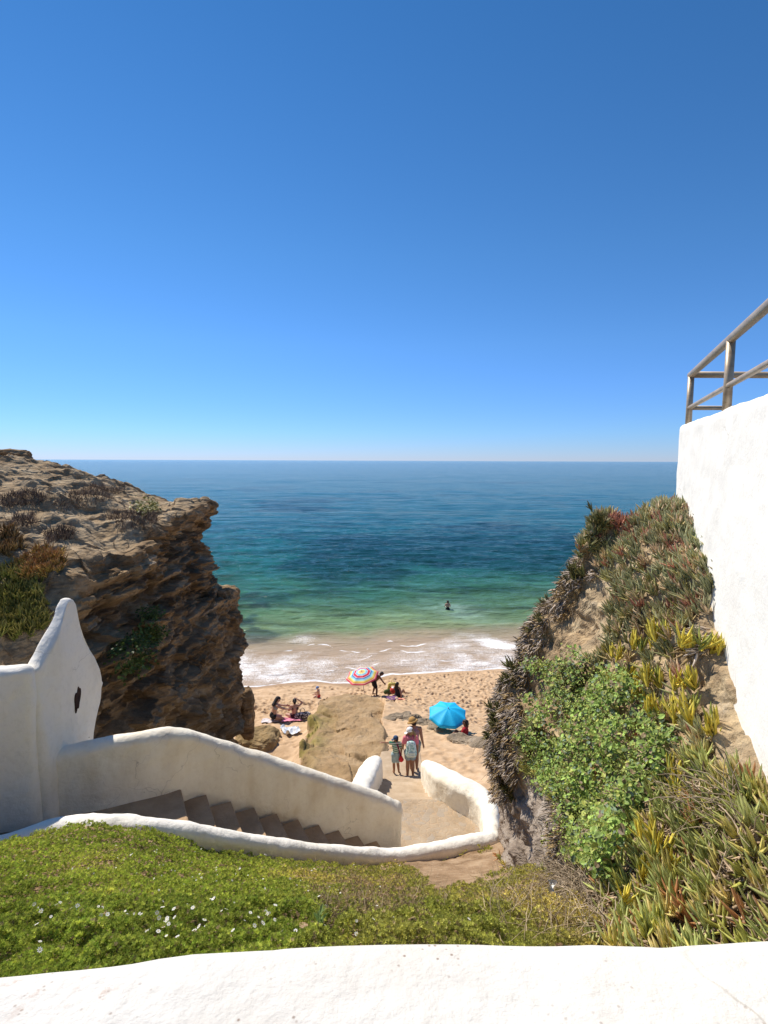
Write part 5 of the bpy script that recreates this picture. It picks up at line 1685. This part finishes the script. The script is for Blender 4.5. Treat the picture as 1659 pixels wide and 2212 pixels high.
def cap_hat(name, J, s, mat, par, visor=True, brim=0.0, crown=.064):
    h, up, fc, sd = head_frame(J)
    c = h + up * .022 * s - fc * .004 * s
    V, Fc = [], []
    R, nr, ns = crown * s, 9, 24
    for i in range(nr):
        a = math.pi / 2 * i / (nr - 1)
        for k in range(ns):
            t = 2 * math.pi * k / ns
            V.append(c + up * (R * 1.0 * math.cos(a) - .0 * s) + (fc * math.cos(t) * 1.08 + sd * math.sin(t)) * R * math.sin(a))
    n0 = nr
    if brim:
        for i, (e, dz) in enumerate([(1.12, -.006), (1.5, -.014), (1 + brim, -.02), (1 + brim, -.026), (1.1, -.012)]):
            for k in range(ns):
                t = 2 * math.pi * k / ns
                V.append(c + up * dz * s + (fc * math.cos(t) * 1.05 + sd * math.sin(t)) * R * e)
            n0 += 1
    else:
        for i, (e, dz) in enumerate([(1.0, -.022), (.93, -.022), (.93, .01)]):
            for k in range(ns):
                t = 2 * math.pi * k / ns
                V.append(c + up * dz * s + (fc * math.cos(t) * 1.08 + sd * math.sin(t)) * R * e)
            n0 += 1
    for i in range(n0 - 1):
        for k in range(ns):
            k2 = (k + 1) % ns
            Fc.append((i * ns + k, i * ns + k2, (i + 1) * ns + k2, (i + 1) * ns + k))
    if visor:
        b = len(V)
        m = 13
        for lay in (0, -.006):
            for j in range(4):
                for k in range(m):
                    t = -1.15 + 2.3 * k / (m - 1)
                    ext = R * (.98 + (.9 * j / 3) * max(0.0, math.cos(t * 1.15)) ** .5)
                    V.append(c - up * (.020 + .006 * j - lay) * s + (fc * math.cos(t) + sd * math.sin(t)) * ext)
        for lay in range(2):
            for j in range(3):
                for k in range(m - 1):
                    a = b + lay * 4 * m + j * m + k
                    Fc.append((a, a + 1, a + m + 1, a + m))
        for k in range(m - 1):
            a = b + 3 * m + k
            Fc.append((a, a + 1, a + 4 * m + 1, a + 4 * m))
    return mesh(name, np.array([tuple(v) for v in V]), Fc, mat, par)
def hair_caps(J, s, length=.0, bun=False, tail=0.0):
    h, up, fc, sd = head_frame(J)
    C = [(h + up * .02 * s - fc * .022 * s, .056 * s, h + up * .026 * s + fc * .006 * s, .054 * s), (h - fc * .026 * s, .05 * s, h - fc * .03 * s - up * .03 * s, .042 * s)]
    if bun:
        C.append((h - fc * .07 * s - up * .01 * s, .032 * s, h - fc * .075 * s - up * .03 * s, .03 * s))
    if length:
        for q in (-1, 0, 1):
            C.append((h - fc * .035 * s + sd * q * .03 * s, .034 * s, h - fc * .05 * s - up * length * s + sd * q * .045 * s, .02 * s))
    if tail:
        C.append((h - fc * .07 * s - up * .005 * s, .022 * s, h - fc * .1 * s - up * .06 * s, .026 * s))
        C.append((h - fc * .1 * s - up * .06 * s, .026 * s, h - fc * .085 * s - up * tail * s, .012 * s))
    return C
def skinmat(name, c):
    t = MT(name, 0.55, 0.3)
    t.b.inputs['Subsurface Weight'].default_value = 0.0
    t.base(t.ramp(t.noise(9, 3), [(0.3, tuple(v * .9 for v in c)), (0.7, c)]))
    return t.m
SK_FAIR = skinmat('fair_skin', (0.52, 0.30, 0.215))
SK_TAN = skinmat('tanned_skin', (0.36, 0.185, 0.11))
SK_DARK = skinmat('dark_tan_skin', (0.21, 0.105, 0.065))
M_hair = plain('dark_hair', (0.022, 0.014, 0.010), .5, .3)
M_blond = plain('blond_hair', (0.32, 0.20, 0.085), .5, .3)
M_black = plain('black_cloth', (0.015, 0.014, 0.017))
M_cap_blue = plain('blue_cap_cloth', (0.035, 0.075, 0.16))
M_cap_white = plain('white_cap_cloth', (0.78, 0.77, 0.77))
M_straw = plain('straw', (0.46, 0.27, 0.095), .8, .2, .3, 80)
M_pink = plain('pink_cloth', (0.72, 0.20, 0.25))
M_denim = plain('grey_blue_shorts_cloth', (0.26, 0.32, 0.36), .85, .2, .25)
M_lightblue = plain('pale_blue_cloth', (0.34, 0.46, 0.50), .85, .2, .2)
M_red = plain('red_cloth', (0.62, 0.035, 0.04))
M_plum = plain('plum_strap', (0.20, 0.02, 0.065))
def striped(name, a, b, n, axis=2, sharp=.08):
    t = MT(name, 0.85, 0.2)
    sp = t.n.new('ShaderNodeSeparateXYZ')
    t.l.new(t.coord(), sp.inputs[0])
    w = t.math('SINE', t.math('MULTIPLY', sp.outputs[axis], n))
    t.base(t.ramp(t.math('ADD', t.math('MULTIPLY', w, .5), .5), [(.5 - sharp, a), (.5 + sharp, b)]))
    return t.m
def figure(loc, rz, J, s, label, skin, name='person', vox=.008, hands=True, fat=1.0):
    r = empty(name, loc, rz)
    tag(r, label, 'person')
    blob('body', body_caps(J, s, hands, fat), skin, r, vox)
    return r

# boy pointing left
feet = Pz(855, 1671, ZF)
s = 1.10
J = stand(s)
J['elL'] = V3(-.20, .02, .83) * s
J['shL'] = V3(-.095, 0, .82) * s
J['wrL'] = V3(-.325, .055, .825) * s
J['hdL'] = V3(-1, .1, -.05)
J['face'] = V3(-.85, .6, 0)
J['head'] = V3(-.006, .015, .925) * s
J['anR'] = V3(.075, -.03, .05) * s
J['toR'] = V3(.11, .03, .015) * s
J['anL'] = V3(-.045, -.01, .045) * s
boy = figure(feet, .12, J, s, 'small boy in striped shirt and blue cap pointing left from the beach steps', SK_TAN, vox=.006)
blob('shirt', shirt_caps(J, s, .5), striped('green_striped_shirt', (0.05, 0.22, 0.14), (0.66, 0.74, 0.66), 105), boy, .008, 4)
blob('shorts', shorts_caps(J, s, .72, 1.02), M_lightblue, boy, .008, 4)
blob('hair', hair_caps(J, s), M_hair, boy, .008)
cap_hat('cap', J, s, M_cap_blue, boy)
bag = empty('shoulder_bag', feet, .12)
tag(bag, "red bag on a plum strap hanging at the pointing boy's right hip", 'bag')
st = [J['shR'] * .55 + J['shL'] * .45 + V3(-.0, -.085 * s, .03 * s), V3(.065, -.105, .70) * s, V3(.085, -.11, .60) * s, V3(.105, -.10, .50) * s]
V, Fc = [], []
for q in st:
    for a_, b_ in ((-.018, .0), (.018, .0), (.018, .008), (-.018, .008)):
        V.append(q + V3(a_, -b_, 0) * s)
for i in range(3):
    for k in range(4):
        Fc.append((i * 4 + k, i * 4 + (k + 1) % 4, (i + 1) * 4 + (k + 1) % 4, (i + 1) * 4 + k))
mesh('strap', np.array([tuple(v) for v in V]), Fc, M_plum, bag)
blob('pouch', [(V3(.115, -.11, .49) * s, .045 * s, V3(.12, -.11, .42) * s, .055 * s), (V3(.09, -.11, .44) * s, .04 * s, V3(.145, -.11, .43) * s, .045 * s)], M_red, bag, .01)

# girl with the backpack
feet = Pz(886, 1679, ZF)
s = 1.43
J = stand(s)
J['face'] = V3(-.9, .45, -.05)
J['head'] = V3(-.012, .02, .922) * s
J['elL'] = V3(-.145, .0, .65) * s
J['wrL'] = V3(-.135, .10, .55) * s
girl = figure(feet, 0.05, J, s, 'girl in white cap and pink shirt standing in front on the beach steps', SK_TAN, vox=.007)
blob('shirt', shirt_caps(J, s, .55), M_pink, girl, .009, 4)
blob('shorts', shorts_caps(J, s, .45, 1.06), M_denim, girl, .009, 4)
blob('hair', hair_caps(J, s, tail=.14), M_blond, girl, .009)
cap_hat('cap', J, s, M_cap_white, girl)
bp = empty('backpack', feet, .05)
tag(bp, 'mint green backpack on the back of the girl in pink', 'backpack')
t = MT('mint_print_cloth', 0.7, 0.3)
t.base(t.ramp(t.noise(22, 2, .5), [(.40, (0.22, 0.40, 0.37)), (.5, (0.48, 0.66, 0.62)), (.62, (0.72, 0.78, 0.75))]))
blob('pack', [(V3(-.05, -.155, .56) * s, .062 * s, V3(-.04, -.13, .74) * s, .05 * s), (V3(.05, -.155, .56) * s, .062 * s, V3(.04, -.13, .74) * s, .05 * s), (V3(-.04, -.12, .76) * s, .045 * s, V3(.04, -.12, .76) * s, .045 * s)], t.m, bp, .012, 5)
blob('pocket', [(V3(-.045, -.20, .555) * s, .034 * s, V3(.045, -.20, .555) * s, .034 * s), (V3(-.045, -.195, .60) * s, .03 * s, V3(.045, -.195, .60) * s, .03 * s)], plain('pale_mint', (0.60, 0.66, 0.58), .7), bp, .01, 5)
for q in (-1, 1):
    pth = [V3(.05 * q, -.12, .79) * s, V3(.07 * q, -.05, .862) * s, V3(.08 * q, .06, .82) * s, V3(.085 * q, .095, .74) * s]
    V, Fc = tube(pth, .011 * s, 6)
    mesh('strap', np.array([tuple(v) for v in V]), Fc, plain('pink_strap', (0.6, 0.2, 0.25)), bp)

# mother with the straw hat
feet = Pz(895, 1674, ZF)
s = 1.56
J = stand(s)
J['face'] = V3(-.5, .85, -.15)
J['head'] = V3(-.03, .015, .92) * s
J['wrR'] = V3(.165, .02, .49) * s
mum = figure(feet + Vector((0, .22, 0)), -.05, J, s, 'woman in straw hat standing behind the girl with the backpack', SK_TAN, vox=.008)
blob('top', shirt_caps(J, s, 0, 1.0, straps=True), plain('patterned_top_cloth', (0.36, 0.22, 0.22), .85, .2, .5, 60), mum, .01, 4)
blob('shorts', shorts_caps(J, s, .5, 1.1), plain('grey_green_shorts_cloth', (0.27, 0.31, 0.28)), mum, .01, 4)
blob('hair', hair_caps(J, s, bun=True), M_hair, mum, .01)
cap_hat('hat', J, s, M_straw, mum, False, .42, .07)

def sit(s, lean=V3(0, .05, 1), knees='kneel'):
    lean = lean.normalized()
    pel = V3(0, 0, .09)
    if knees == 'kneel':
        pel = V3(0, 0, .17)
    J = dict(pel=pel * s, face=V3(0, 1, 0))
    sd = V3(1, 0, 0)
    J['mid'] = J['pel'] + lean * .1 * s
    J['chest'] = J['pel'] + lean * .2 * s
    J['neck'] = J['pel'] + lean * .30 * s
    J['head'] = J['pel'] + lean * .37 * s + V3(0, .02, 0) * s
    J['shL'], J['shR'] = J['pel'] + lean * .255 * s - sd * .10 * s, J['pel'] + lean * .255 * s + sd * .10 * s
    J['hipL'], J['hipR'] = J['pel'] + V3(-.045, .0, -.02) * s, J['pel'] + V3(.045, .0, -.02) * s
    if knees == 'kneel':
        J['knL'], J['knR'] = V3(-.09, .23, .05) * s, V3(.09, .23, .05) * s
        J['anL'], J['anR'] = V3(-.06, .0, .04) * s, V3(.06, .0, .04) * s
        J['toL'], J['toR'] = V3(-.05, -.1, .02) * s, V3(.05, -.1, .02) * s
    elif knees == 'cross':
        J['knL'], J['knR'] = V3(-.21, .15, .07) * s, V3(.21, .15, .07) * s
        J['anL'], J['anR'] = V3(.04, .2, .04) * s, V3(-.04, .17, .04) * s
        J['toL'], J['toR'] = V3(.13, .2, .03) * s, V3(-.13, .18, .03) * s
    else:
        J['knL'], J['knR'] = V3(-.08, .2, .22) * s, V3(.08, .2, .2) * s
        J['anL'], J['anR'] = V3(-.08, .32, .04) * s, V3(.08, .34, .04) * s
        J['toL'], J['toR'] = V3(-.09, .42, .03) * s, V3(.09, .44, .03) * s
    J['elL'], J['elR'] = J['shL'] + V3(-.05, .06, -.13) * s, J['shR'] + V3(.05, .06, -.13) * s
    J['wrL'], J['wrR'] = J['elL'] + V3(.03, .12, -.05) * s, J['elR'] + V3(-.03, .12, -.05) * s
    return J
def swim_bottom(J, s, mat, par, fat=1.0):
    f = s * fat * 1.08
    blob('swim_bottom', [(J['hipL'], .069 * f, J['hipR'], .069 * f), (J['pel'], .078 * f, J['pel'] * .7 + J['mid'] * .3, .074 * f)], mat, par, .012, 4)
def swim_band(J, s, mat, par):
    c = J['chest'] * .9 + J['mid'] * .1
    d = (J['shR'] - J['shL']).normalized()
    blob('swim_top', [(c - d * .045 * s, .0615 * s, c + d * .045 * s, .0615 * s)], mat, par, .012, 2)

# woman kneeling at the left, reaching to the right
s = 1.72
b0 = place(590, 1559)
J = sit(s, V3(-.1, .36, 1), 'kneel')
J['elL'], J['elR'] = J['shL'] + V3(0.0, .14, -.09) * s, J['shR'] + V3(.06, .13, -.08) * s
J['wrL'], J['wrR'] = J['elL'] + V3(.06, .14, -.02) * s, J['elR'] + V3(.0, .14, -.04) * s
J['face'] = V3(.1, 1, -.4)
w1 = figure(b0, math.radians(-58), J, s, 'long haired woman in black bottoms leaning forward on the sand beside the headland', SK_FAIR, vox=.011)
swim_bottom(J, s, M_black, w1)
swim_band(J, s, plain('grey_swim_cloth', (.3, .29, .3)), w1)
blob('hair', hair_caps(J, s, .17), M_hair, w1, .012)
# second woman, sitting with her back to the stairs
s = 1.62
b1 = place(637, 1553)
J = sit(s, V3(0, .1, 1), 'cross')
J['elR'] = J['shR'] + V3(.11, .05, .05) * s
J['wrR'] = J['head'] + V3(.07, .01, .05) * s
J['hdR'] = V3(-.6, .2, .3)
w2 = figure(b1, math.radians(12), J, s, 'woman in dark bikini sitting on a pink towel with her hand at her hair', SK_FAIR, vox=.011)
swim_bottom(J, s, plain('dark_red_swim_cloth', (.06, .012, .02)), w2)
swim_band(J, s, plain('brown_swim_cloth', (.12, .06, .05)), w2)
blob('hair', hair_caps(J, s, 0, True), M_hair, w2, .012)
# dark haired woman under the striped parasol's shade
s = 1.62
b2 = place(859, 1506)
J = sit(s, V3(.0, -.12, 1), 'bent')
J['elR'], J['wrR'] = J['shR'] + V3(.09, -.06, -.13) * s, J['shR'] + V3(.15, -.12, -.27) * s
w3 = figure(b2, math.radians(-35), J, s, 'dark haired woman in black top sitting on the sand right of the striped parasol', SK_TAN, vox=.012)
blob('top', shirt_caps(J, s, 0, 1.0, straps=True), M_black, w3, .014, 3)
swim_bottom(J, s, M_black, w3)
blob('hair', hair_caps(J, s, .13), M_hair, w3, .014)
# person bending under the striped parasol
s = 1.62
b3 = place(809, 1504)
J = stand(s)
off = V3(0.0, .17, -.09) * s
J['knL'], J['knR'] = V3(-.10, .03, .27) * s, V3(.09, .05, .27) * s
J['hipL'], J['hipR'], J['pel'] = V3(-.045, -.02, .49) * s, V3(.045, -.02, .49) * s, V3(0, -.03, .52) * s
J['anL'], J['toL'] = V3(-.13, -.02, .045) * s, V3(-.14, .08, .015) * s
J['anR'], J['toR'] = V3(.12, .03, .045) * s, V3(.14, .12, .015) * s
J['mid'], J['chest'], J['neck'], J['head'] = V3(0, .04, .58) * s, V3(0, .12, .65) * s, V3(0, .2, .71) * s, V3(0, .26, .755) * s
J['shL'], J['shR'] = V3(-.10, .16, .69) * s, V3(.10, .16, .69) * s
J['elL'], J['elR'] = V3(-.13, .24, .55) * s, V3(.13, .24, .55) * s
J['wrL'], J['wrR'] = V3(-.1, .32, .45) * s, V3(.1, .32, .45) * s
w4 = figure(b3, math.radians(-70), J, s, 'person in black shorts bending under the striped parasol', SK_DARK, vox=.012)
blob('shorts', shorts_caps(J, s, .55, 1.05), M_black, w4, .014, 3)
blob('hair', hair_caps(J, s), M_hair, w4, .014)
# child with a cap behind the slab
s = 1.15
b4 = place(686, 1511)
J = sit(s, V3(0, .1, 1), 'cross')
w5 = figure(b4 + Vector((0, .5, -.12)), math.radians(70), J, s, 'child in light blue cap sitting behind the far left edge of the rock slab', SK_FAIR, vox=.01)
cap_hat('cap', J, s * 1.15, plain('pale_blue_cap_cloth', (.16, .24, .45)), w5)
swim_bottom(J, s, M_red, w5)
# people under the blue parasol
s = 1.62
b5 = place(1000, 1590)
J = sit(s, V3(.1, -.1, 1), 'bent')
w6 = figure(b5 + Vector((.05, .1, -.32)), math.radians(65), J, s, 'dark haired person in red sitting behind a pale rock by the blue parasol', SK_DARK, vox=.012)
blob('shirt', shirt_caps(J, s, .4), plain('dark_red_cloth', (.3, .012, .02)), w6, .014, 3)
swim_bottom(J, s, M_black, w6)
blob('hair', hair_caps(J, s, .05), M_hair, w6, .014)
# bather
s = 1.75
b6 = P(967, 1321, 50.0)
J = stand(s)
J['elL'], J['elR'] = V3(-.15, .03, .66) * s, V3(.15, .03, .66) * s
J['wrL'], J['wrR'] = V3(-.1, .12, .62) * s, V3(.1, .12, .62) * s
w7 = figure(Vector((b6.x, b6.y, -.50 * s)), .1, J, s, 'bather standing waist deep in the sea with back to the beach', SK_FAIR, vox=.014)
blob('shorts', shorts_caps(J, s, .5, 1.05), M_black, w7, .016, 3)
blob('hair', hair_caps(J, s, .05), M_hair, w7, .016)

# ------------------------------------------------------------------ parasols and beach things
def parasol(name, base, hub, normal, R, mat, label, drop=.30, edge=None, sides=8, spin=0.0):
    root = empty(name, base)
    tag(root, label, 'parasol')
    base, hub, n = Vector(base), Vector(hub), Vector(normal).normalized()
    e1 = n.cross(Vector((0, 1, 0))).normalized()
    e2 = n.cross(e1)
    V, Fc, T = [], [], []
    K, SUB = 14, 6
    def pt(k, j, inner):
        r_ = k / K
        a = spin + 2 * math.pi * (j / (sides * SUB))
        q = (j % SUB) / SUB
        chord = math.cos(math.pi / sides) / math.cos((q - .5) * 2 * math.pi / sides)
        sag = 1 - .03 * math.sin(q * math.pi) * r_
        rr = R * r_ * chord * sag
        h = -drop * R * (r_ ** 1.7) + .035 * R * math.sin(q * math.pi) * r_ * (-1)
        return hub + (e1 * math.cos(a) + e2 * math.sin(a)) * rr + n * (h - (.006 if inner else 0))
    M = sides * SUB
    for inner in (0, 1):
        for k in range(K + 1):
            for j in range(M):
                V.append(pt(k, j, inner))
                T.append(k / K)
        if edge:
            for j in range(M):
                q = pt(K, j, inner)
                V.append(q - n * .10 * R + (q - hub).normalized() * .01)
                T.append(1.0)
    rows = K + 1 + (1 if edge else 0)
    for inner in (0, 1):
        b = inner * rows * M
        for k in range(rows - 1):
            for j in range(M):
                j2 = (j + 1) % M
                f = (b + k * M + j, b + k * M + j2, b + (k + 1) * M + j2, b + (k + 1) * M + j)
                Fc.append(f if not inner else f[::-1])
    for j in range(M):
        j2 = (j + 1) % M
        a, b = (rows - 1) * M + j, (2 * rows - 1) * M + j
        Fc.append((a, (rows - 1) * M + j2, (2 * rows - 1) * M + j2, b))
    o = mesh('canopy', np.array([tuple(v) for v in V]), Fc, mat, attrs={'t': np.array(T)})
    at0(o, root)
    steel = plain('pole_white_metal', (.5, .48, .45), .4, .5)
    V, Fc = tube([base - Vector((0, 0, .25)), hub + n * .0], .016, 10)
    at0(mesh('pole', np.array([tuple(v) for v in V]), Fc, steel), root)
    V, Fc = tube([hub, hub + n * .035, hub + n * .07], [.02, .016, .004], 8)
    at0(mesh('finial', np.array([tuple(v) for v in V]), Fc, steel), root)
    mid = hub + (base - hub).normalized() * .42 * R
    for k in range(sides):
        a = spin + 2 * math.pi * k / sides
        d_ = e1 * math.cos(a) + e2 * math.sin(a)
        V, Fc = tube([mid, hub + d_ * R * .55 - n * (drop * R * .55 ** 1.7 + .012)], .006, 5)
        at0(mesh('rib', np.array([tuple(v) for v in V]), Fc, steel), root)
    return root
t = MT('rainbow_striped_canopy', 0.7, 0.25)
w_, r_, y_, o_, lb, db, pk = (.78, .74, .70), (.62, .03, .07), (.78, .60, .14), (.74, .30, .05), (.28, .62, .70), (.07, .14, .42), (.72, .30, .36)
stops = [(0.0, o_), (.06, (.7, .42, .2)), (.13, y_), (.19, (.72, .74, .4)), (.24, lb), (.31, (.22, .42, .62)), (.36, w_), (.385, r_), (.52, w_), (.545, db), (.59, (.15, .32, .55)), (.63, lb), (.71, (.6, .72, .5)), (.75, y_), (.83, o_), (.89, (.78, .62, .5)), (.91, (.74, .10, .14))]
t.base(t.ramp(t.attr('t', 'Fac'), stops, 'CONSTANT'))
M_rain = t.m
b = place(789, 1508)
hub = P(781, 1450, b.y - .05)
parasol('beach_parasol', b, hub, (-.16, -.20, 1), .93, M_rain, 'rainbow ringed beach parasol at the water end of the sand', .30, None, 8, .15)
b = place(971, 1579)
hub = P(968, 1530, b.y - .05)
parasol('beach_parasol', b, hub, (.02, -.26, 1), .73, plain('azure_canopy', (0.015, 0.48, 0.82), .6, .3, .08), 'plain azure blue beach parasol on the sand below the stairs', .34, True, 8, .3)

def cloth(name, loc, w, l, rz, mat, label, cat, amp=.05, seed=0, tilt=0):
    n, m = 26, 20
    g = np.zeros((n, m, 3))
    u, v = np.meshgrid(np.linspace(-.5, .5, n), np.linspace(-.5, .5, m), indexing='ij')
    g[..., 0] = u * w + .04 * fbm(u * 3, v * 3, 0, 900 + seed, 2)
    g[..., 1] = v * l + .04 * fbm(u * 3, v * 3, 4, 900 + seed, 2)
    c_, s_ = math.cos(rz), math.sin(rz)
    wx, wy = loc[0] + g[..., 0] * c_ - g[..., 1] * s_, loc[1] + g[..., 0] * s_ + g[..., 1] * c_
    z = sandz(wx, wy) + .05 + amp * (.5 + fbm(u * w * 4.5, v * l * 4.5, seed, 910 + seed, 3) * .8)
    top_ = np.stack([wx - loc[0], wy - loc[1], z - loc[2]], -1)
    V = np.concatenate([top_.reshape(-1, 3), (top_ - [0, 0, .012]).reshape(-1, 3)])
    F1 = gridfaces(n, m)
    F2 = F1[:, ::-1] + n * m
    rim = [i * m for i in range(n)] + [(n - 1) * m + j for j in range(1, m)] + [i * m + m - 1 for i in range(n - 2, -1, -1)] + [j for j in range(m - 2, 0, -1)]
    F3 = np.array([(rim[k], rim[(k + 1) % len(rim)], rim[(k + 1) % len(rim)] + n * m, rim[k] + n * m) for k in range(len(rim))])
    o = mesh(name, V, np.concatenate([F1, F2, F3]), mat)
    o.location = loc
    tag(o, label, cat)
    return o
M_towel = striped('white_striped_towel', (.74, .73, .72), (.50, .54, .62), 28, 0, .3)
cloth('beach_towel', place(628, 1581), .62, .85, .5, M_towel, 'crumpled white towel on the sand left of the rock slab', 'towel', .13, 1)
cloth('beach_towel', place(632, 1556), .85, .6, .1, plain('pink_towel_cloth', (.70, .24, .33)), 'pink towel under the woman in the dark bikini', 'towel', .03, 2)
cloth('beach_towel', place(583, 1559), .7, .5, .2, plain('pale_towel_cloth', (.62, .56, .55), .9, .1, .3), 'pale towel under the kneeling long haired woman', 'towel', .03, 3)
cloth('beach_towel', place(846, 1509), .6, .9, .2, plain('purple_towel_cloth', (.16, .07, .17)), 'dark purple towel in the striped parasol shade', 'towel', .03, 4)
cloth('beach_towel', place(864, 1512), .5, .35, .1, plain('salmon_towel_cloth', (.66, .25, .17)), 'small salmon towel behind the dark haired woman', 'towel', .03, 5)
cloth('beach_towel', place(1040, 1604), .9, .6, -.3, plain('violet_towel_cloth', (.13, .10, .22)), 'violet towel on the sand between blue parasol and bank', 'towel', .03, 6)
def lump(name, loc, caps, mat, label, cat, vox=.015):
    r_ = empty(name, loc)
    tag(r_, label, cat)
    return r_
t = MT('black_white_print_cloth', .85, .2)
t.base(t.ramp(t.voro(9, 'DISTANCE_TO_EDGE'), [(.04, (.04, .035, .05)), (.1, (.04, .035, .05)), (.12, (.62, .58, .56))]))
def bagobj(loc, size, mat, label, handle=True, rz=0.0):
    r0 = empty('beach_bag', loc, rz)
    tag(r0, label, 'bag')
    a, b, h = size
    blob('pouch', [(V3(-a, 0, b), b, V3(a, 0, b), b), (V3(-a * .85, 0, h), b * .75, V3(a * .85, 0, h), b * .7), (V3(-a, 0, b), b, V3(-a * .85, 0, h), b * .75), (V3(a, 0, b), b, V3(a * .85, 0, h), b * .7)], mat, r0, .018, 5)
    if handle:
        V, Fc = tube([V3(-a * .5, 0, h), V3(-a * .4, .02, h + b * 1.3), V3(0, .03, h + b * 1.9), V3(a * .4, .02, h + b * 1.3), V3(a * .5, 0, h)], .014, 6)
        mesh('handle', np.array([tuple(v) for v in V]), Fc, mat, r0)
bagobj(place(654, 1554), (.22, .15, .22), t.m, 'black and white patterned bag beside the woman on the pink towel', True, .3)
q = place(848, 1496)
bagobj(q, (.2, .12, .5), plain('yellow_bag_cloth', (.72, .60, .16)), 'tall yellow beach bag between bending person and dark haired woman', True)
q2 = place(841, 1499)
bagobj(q2, (.2, .13, .18), plain('dark_green_bag_cloth', (.06, .09, .03), .8, .2, .5, 12), 'low dark green bag left of the yellow beach bag', True, .2)
bm = bmesh.new()
bmesh.ops.create_uvsphere(bm, u_segments=28, v_segments=18, radius=.2)
V, Fc = [v.co[:] for v in bm.verts], [tuple(v.index for v in f.verts) for f in bm.faces]
bm.free()
t = MT('red_ball_vinyl', .35, .5)
sp = t.n.new('ShaderNodeSeparateXYZ')
t.l.new(t.coord(), sp.inputs[0])
t.base(t.ramp(t.math('ADD', t.math('MULTIPLY', sp.outputs[2], 2.2), .5), [(.0, (.55, .05, .03)), (.86, (.7, .55, .5))], 'CONSTANT'))
o = mesh('ball', V, Fc, t.m)
o.location = place(850, 1501) + Vector((0, -.12, .32))
tag(o, 'red ball resting against the yellow beach bag', 'ball')
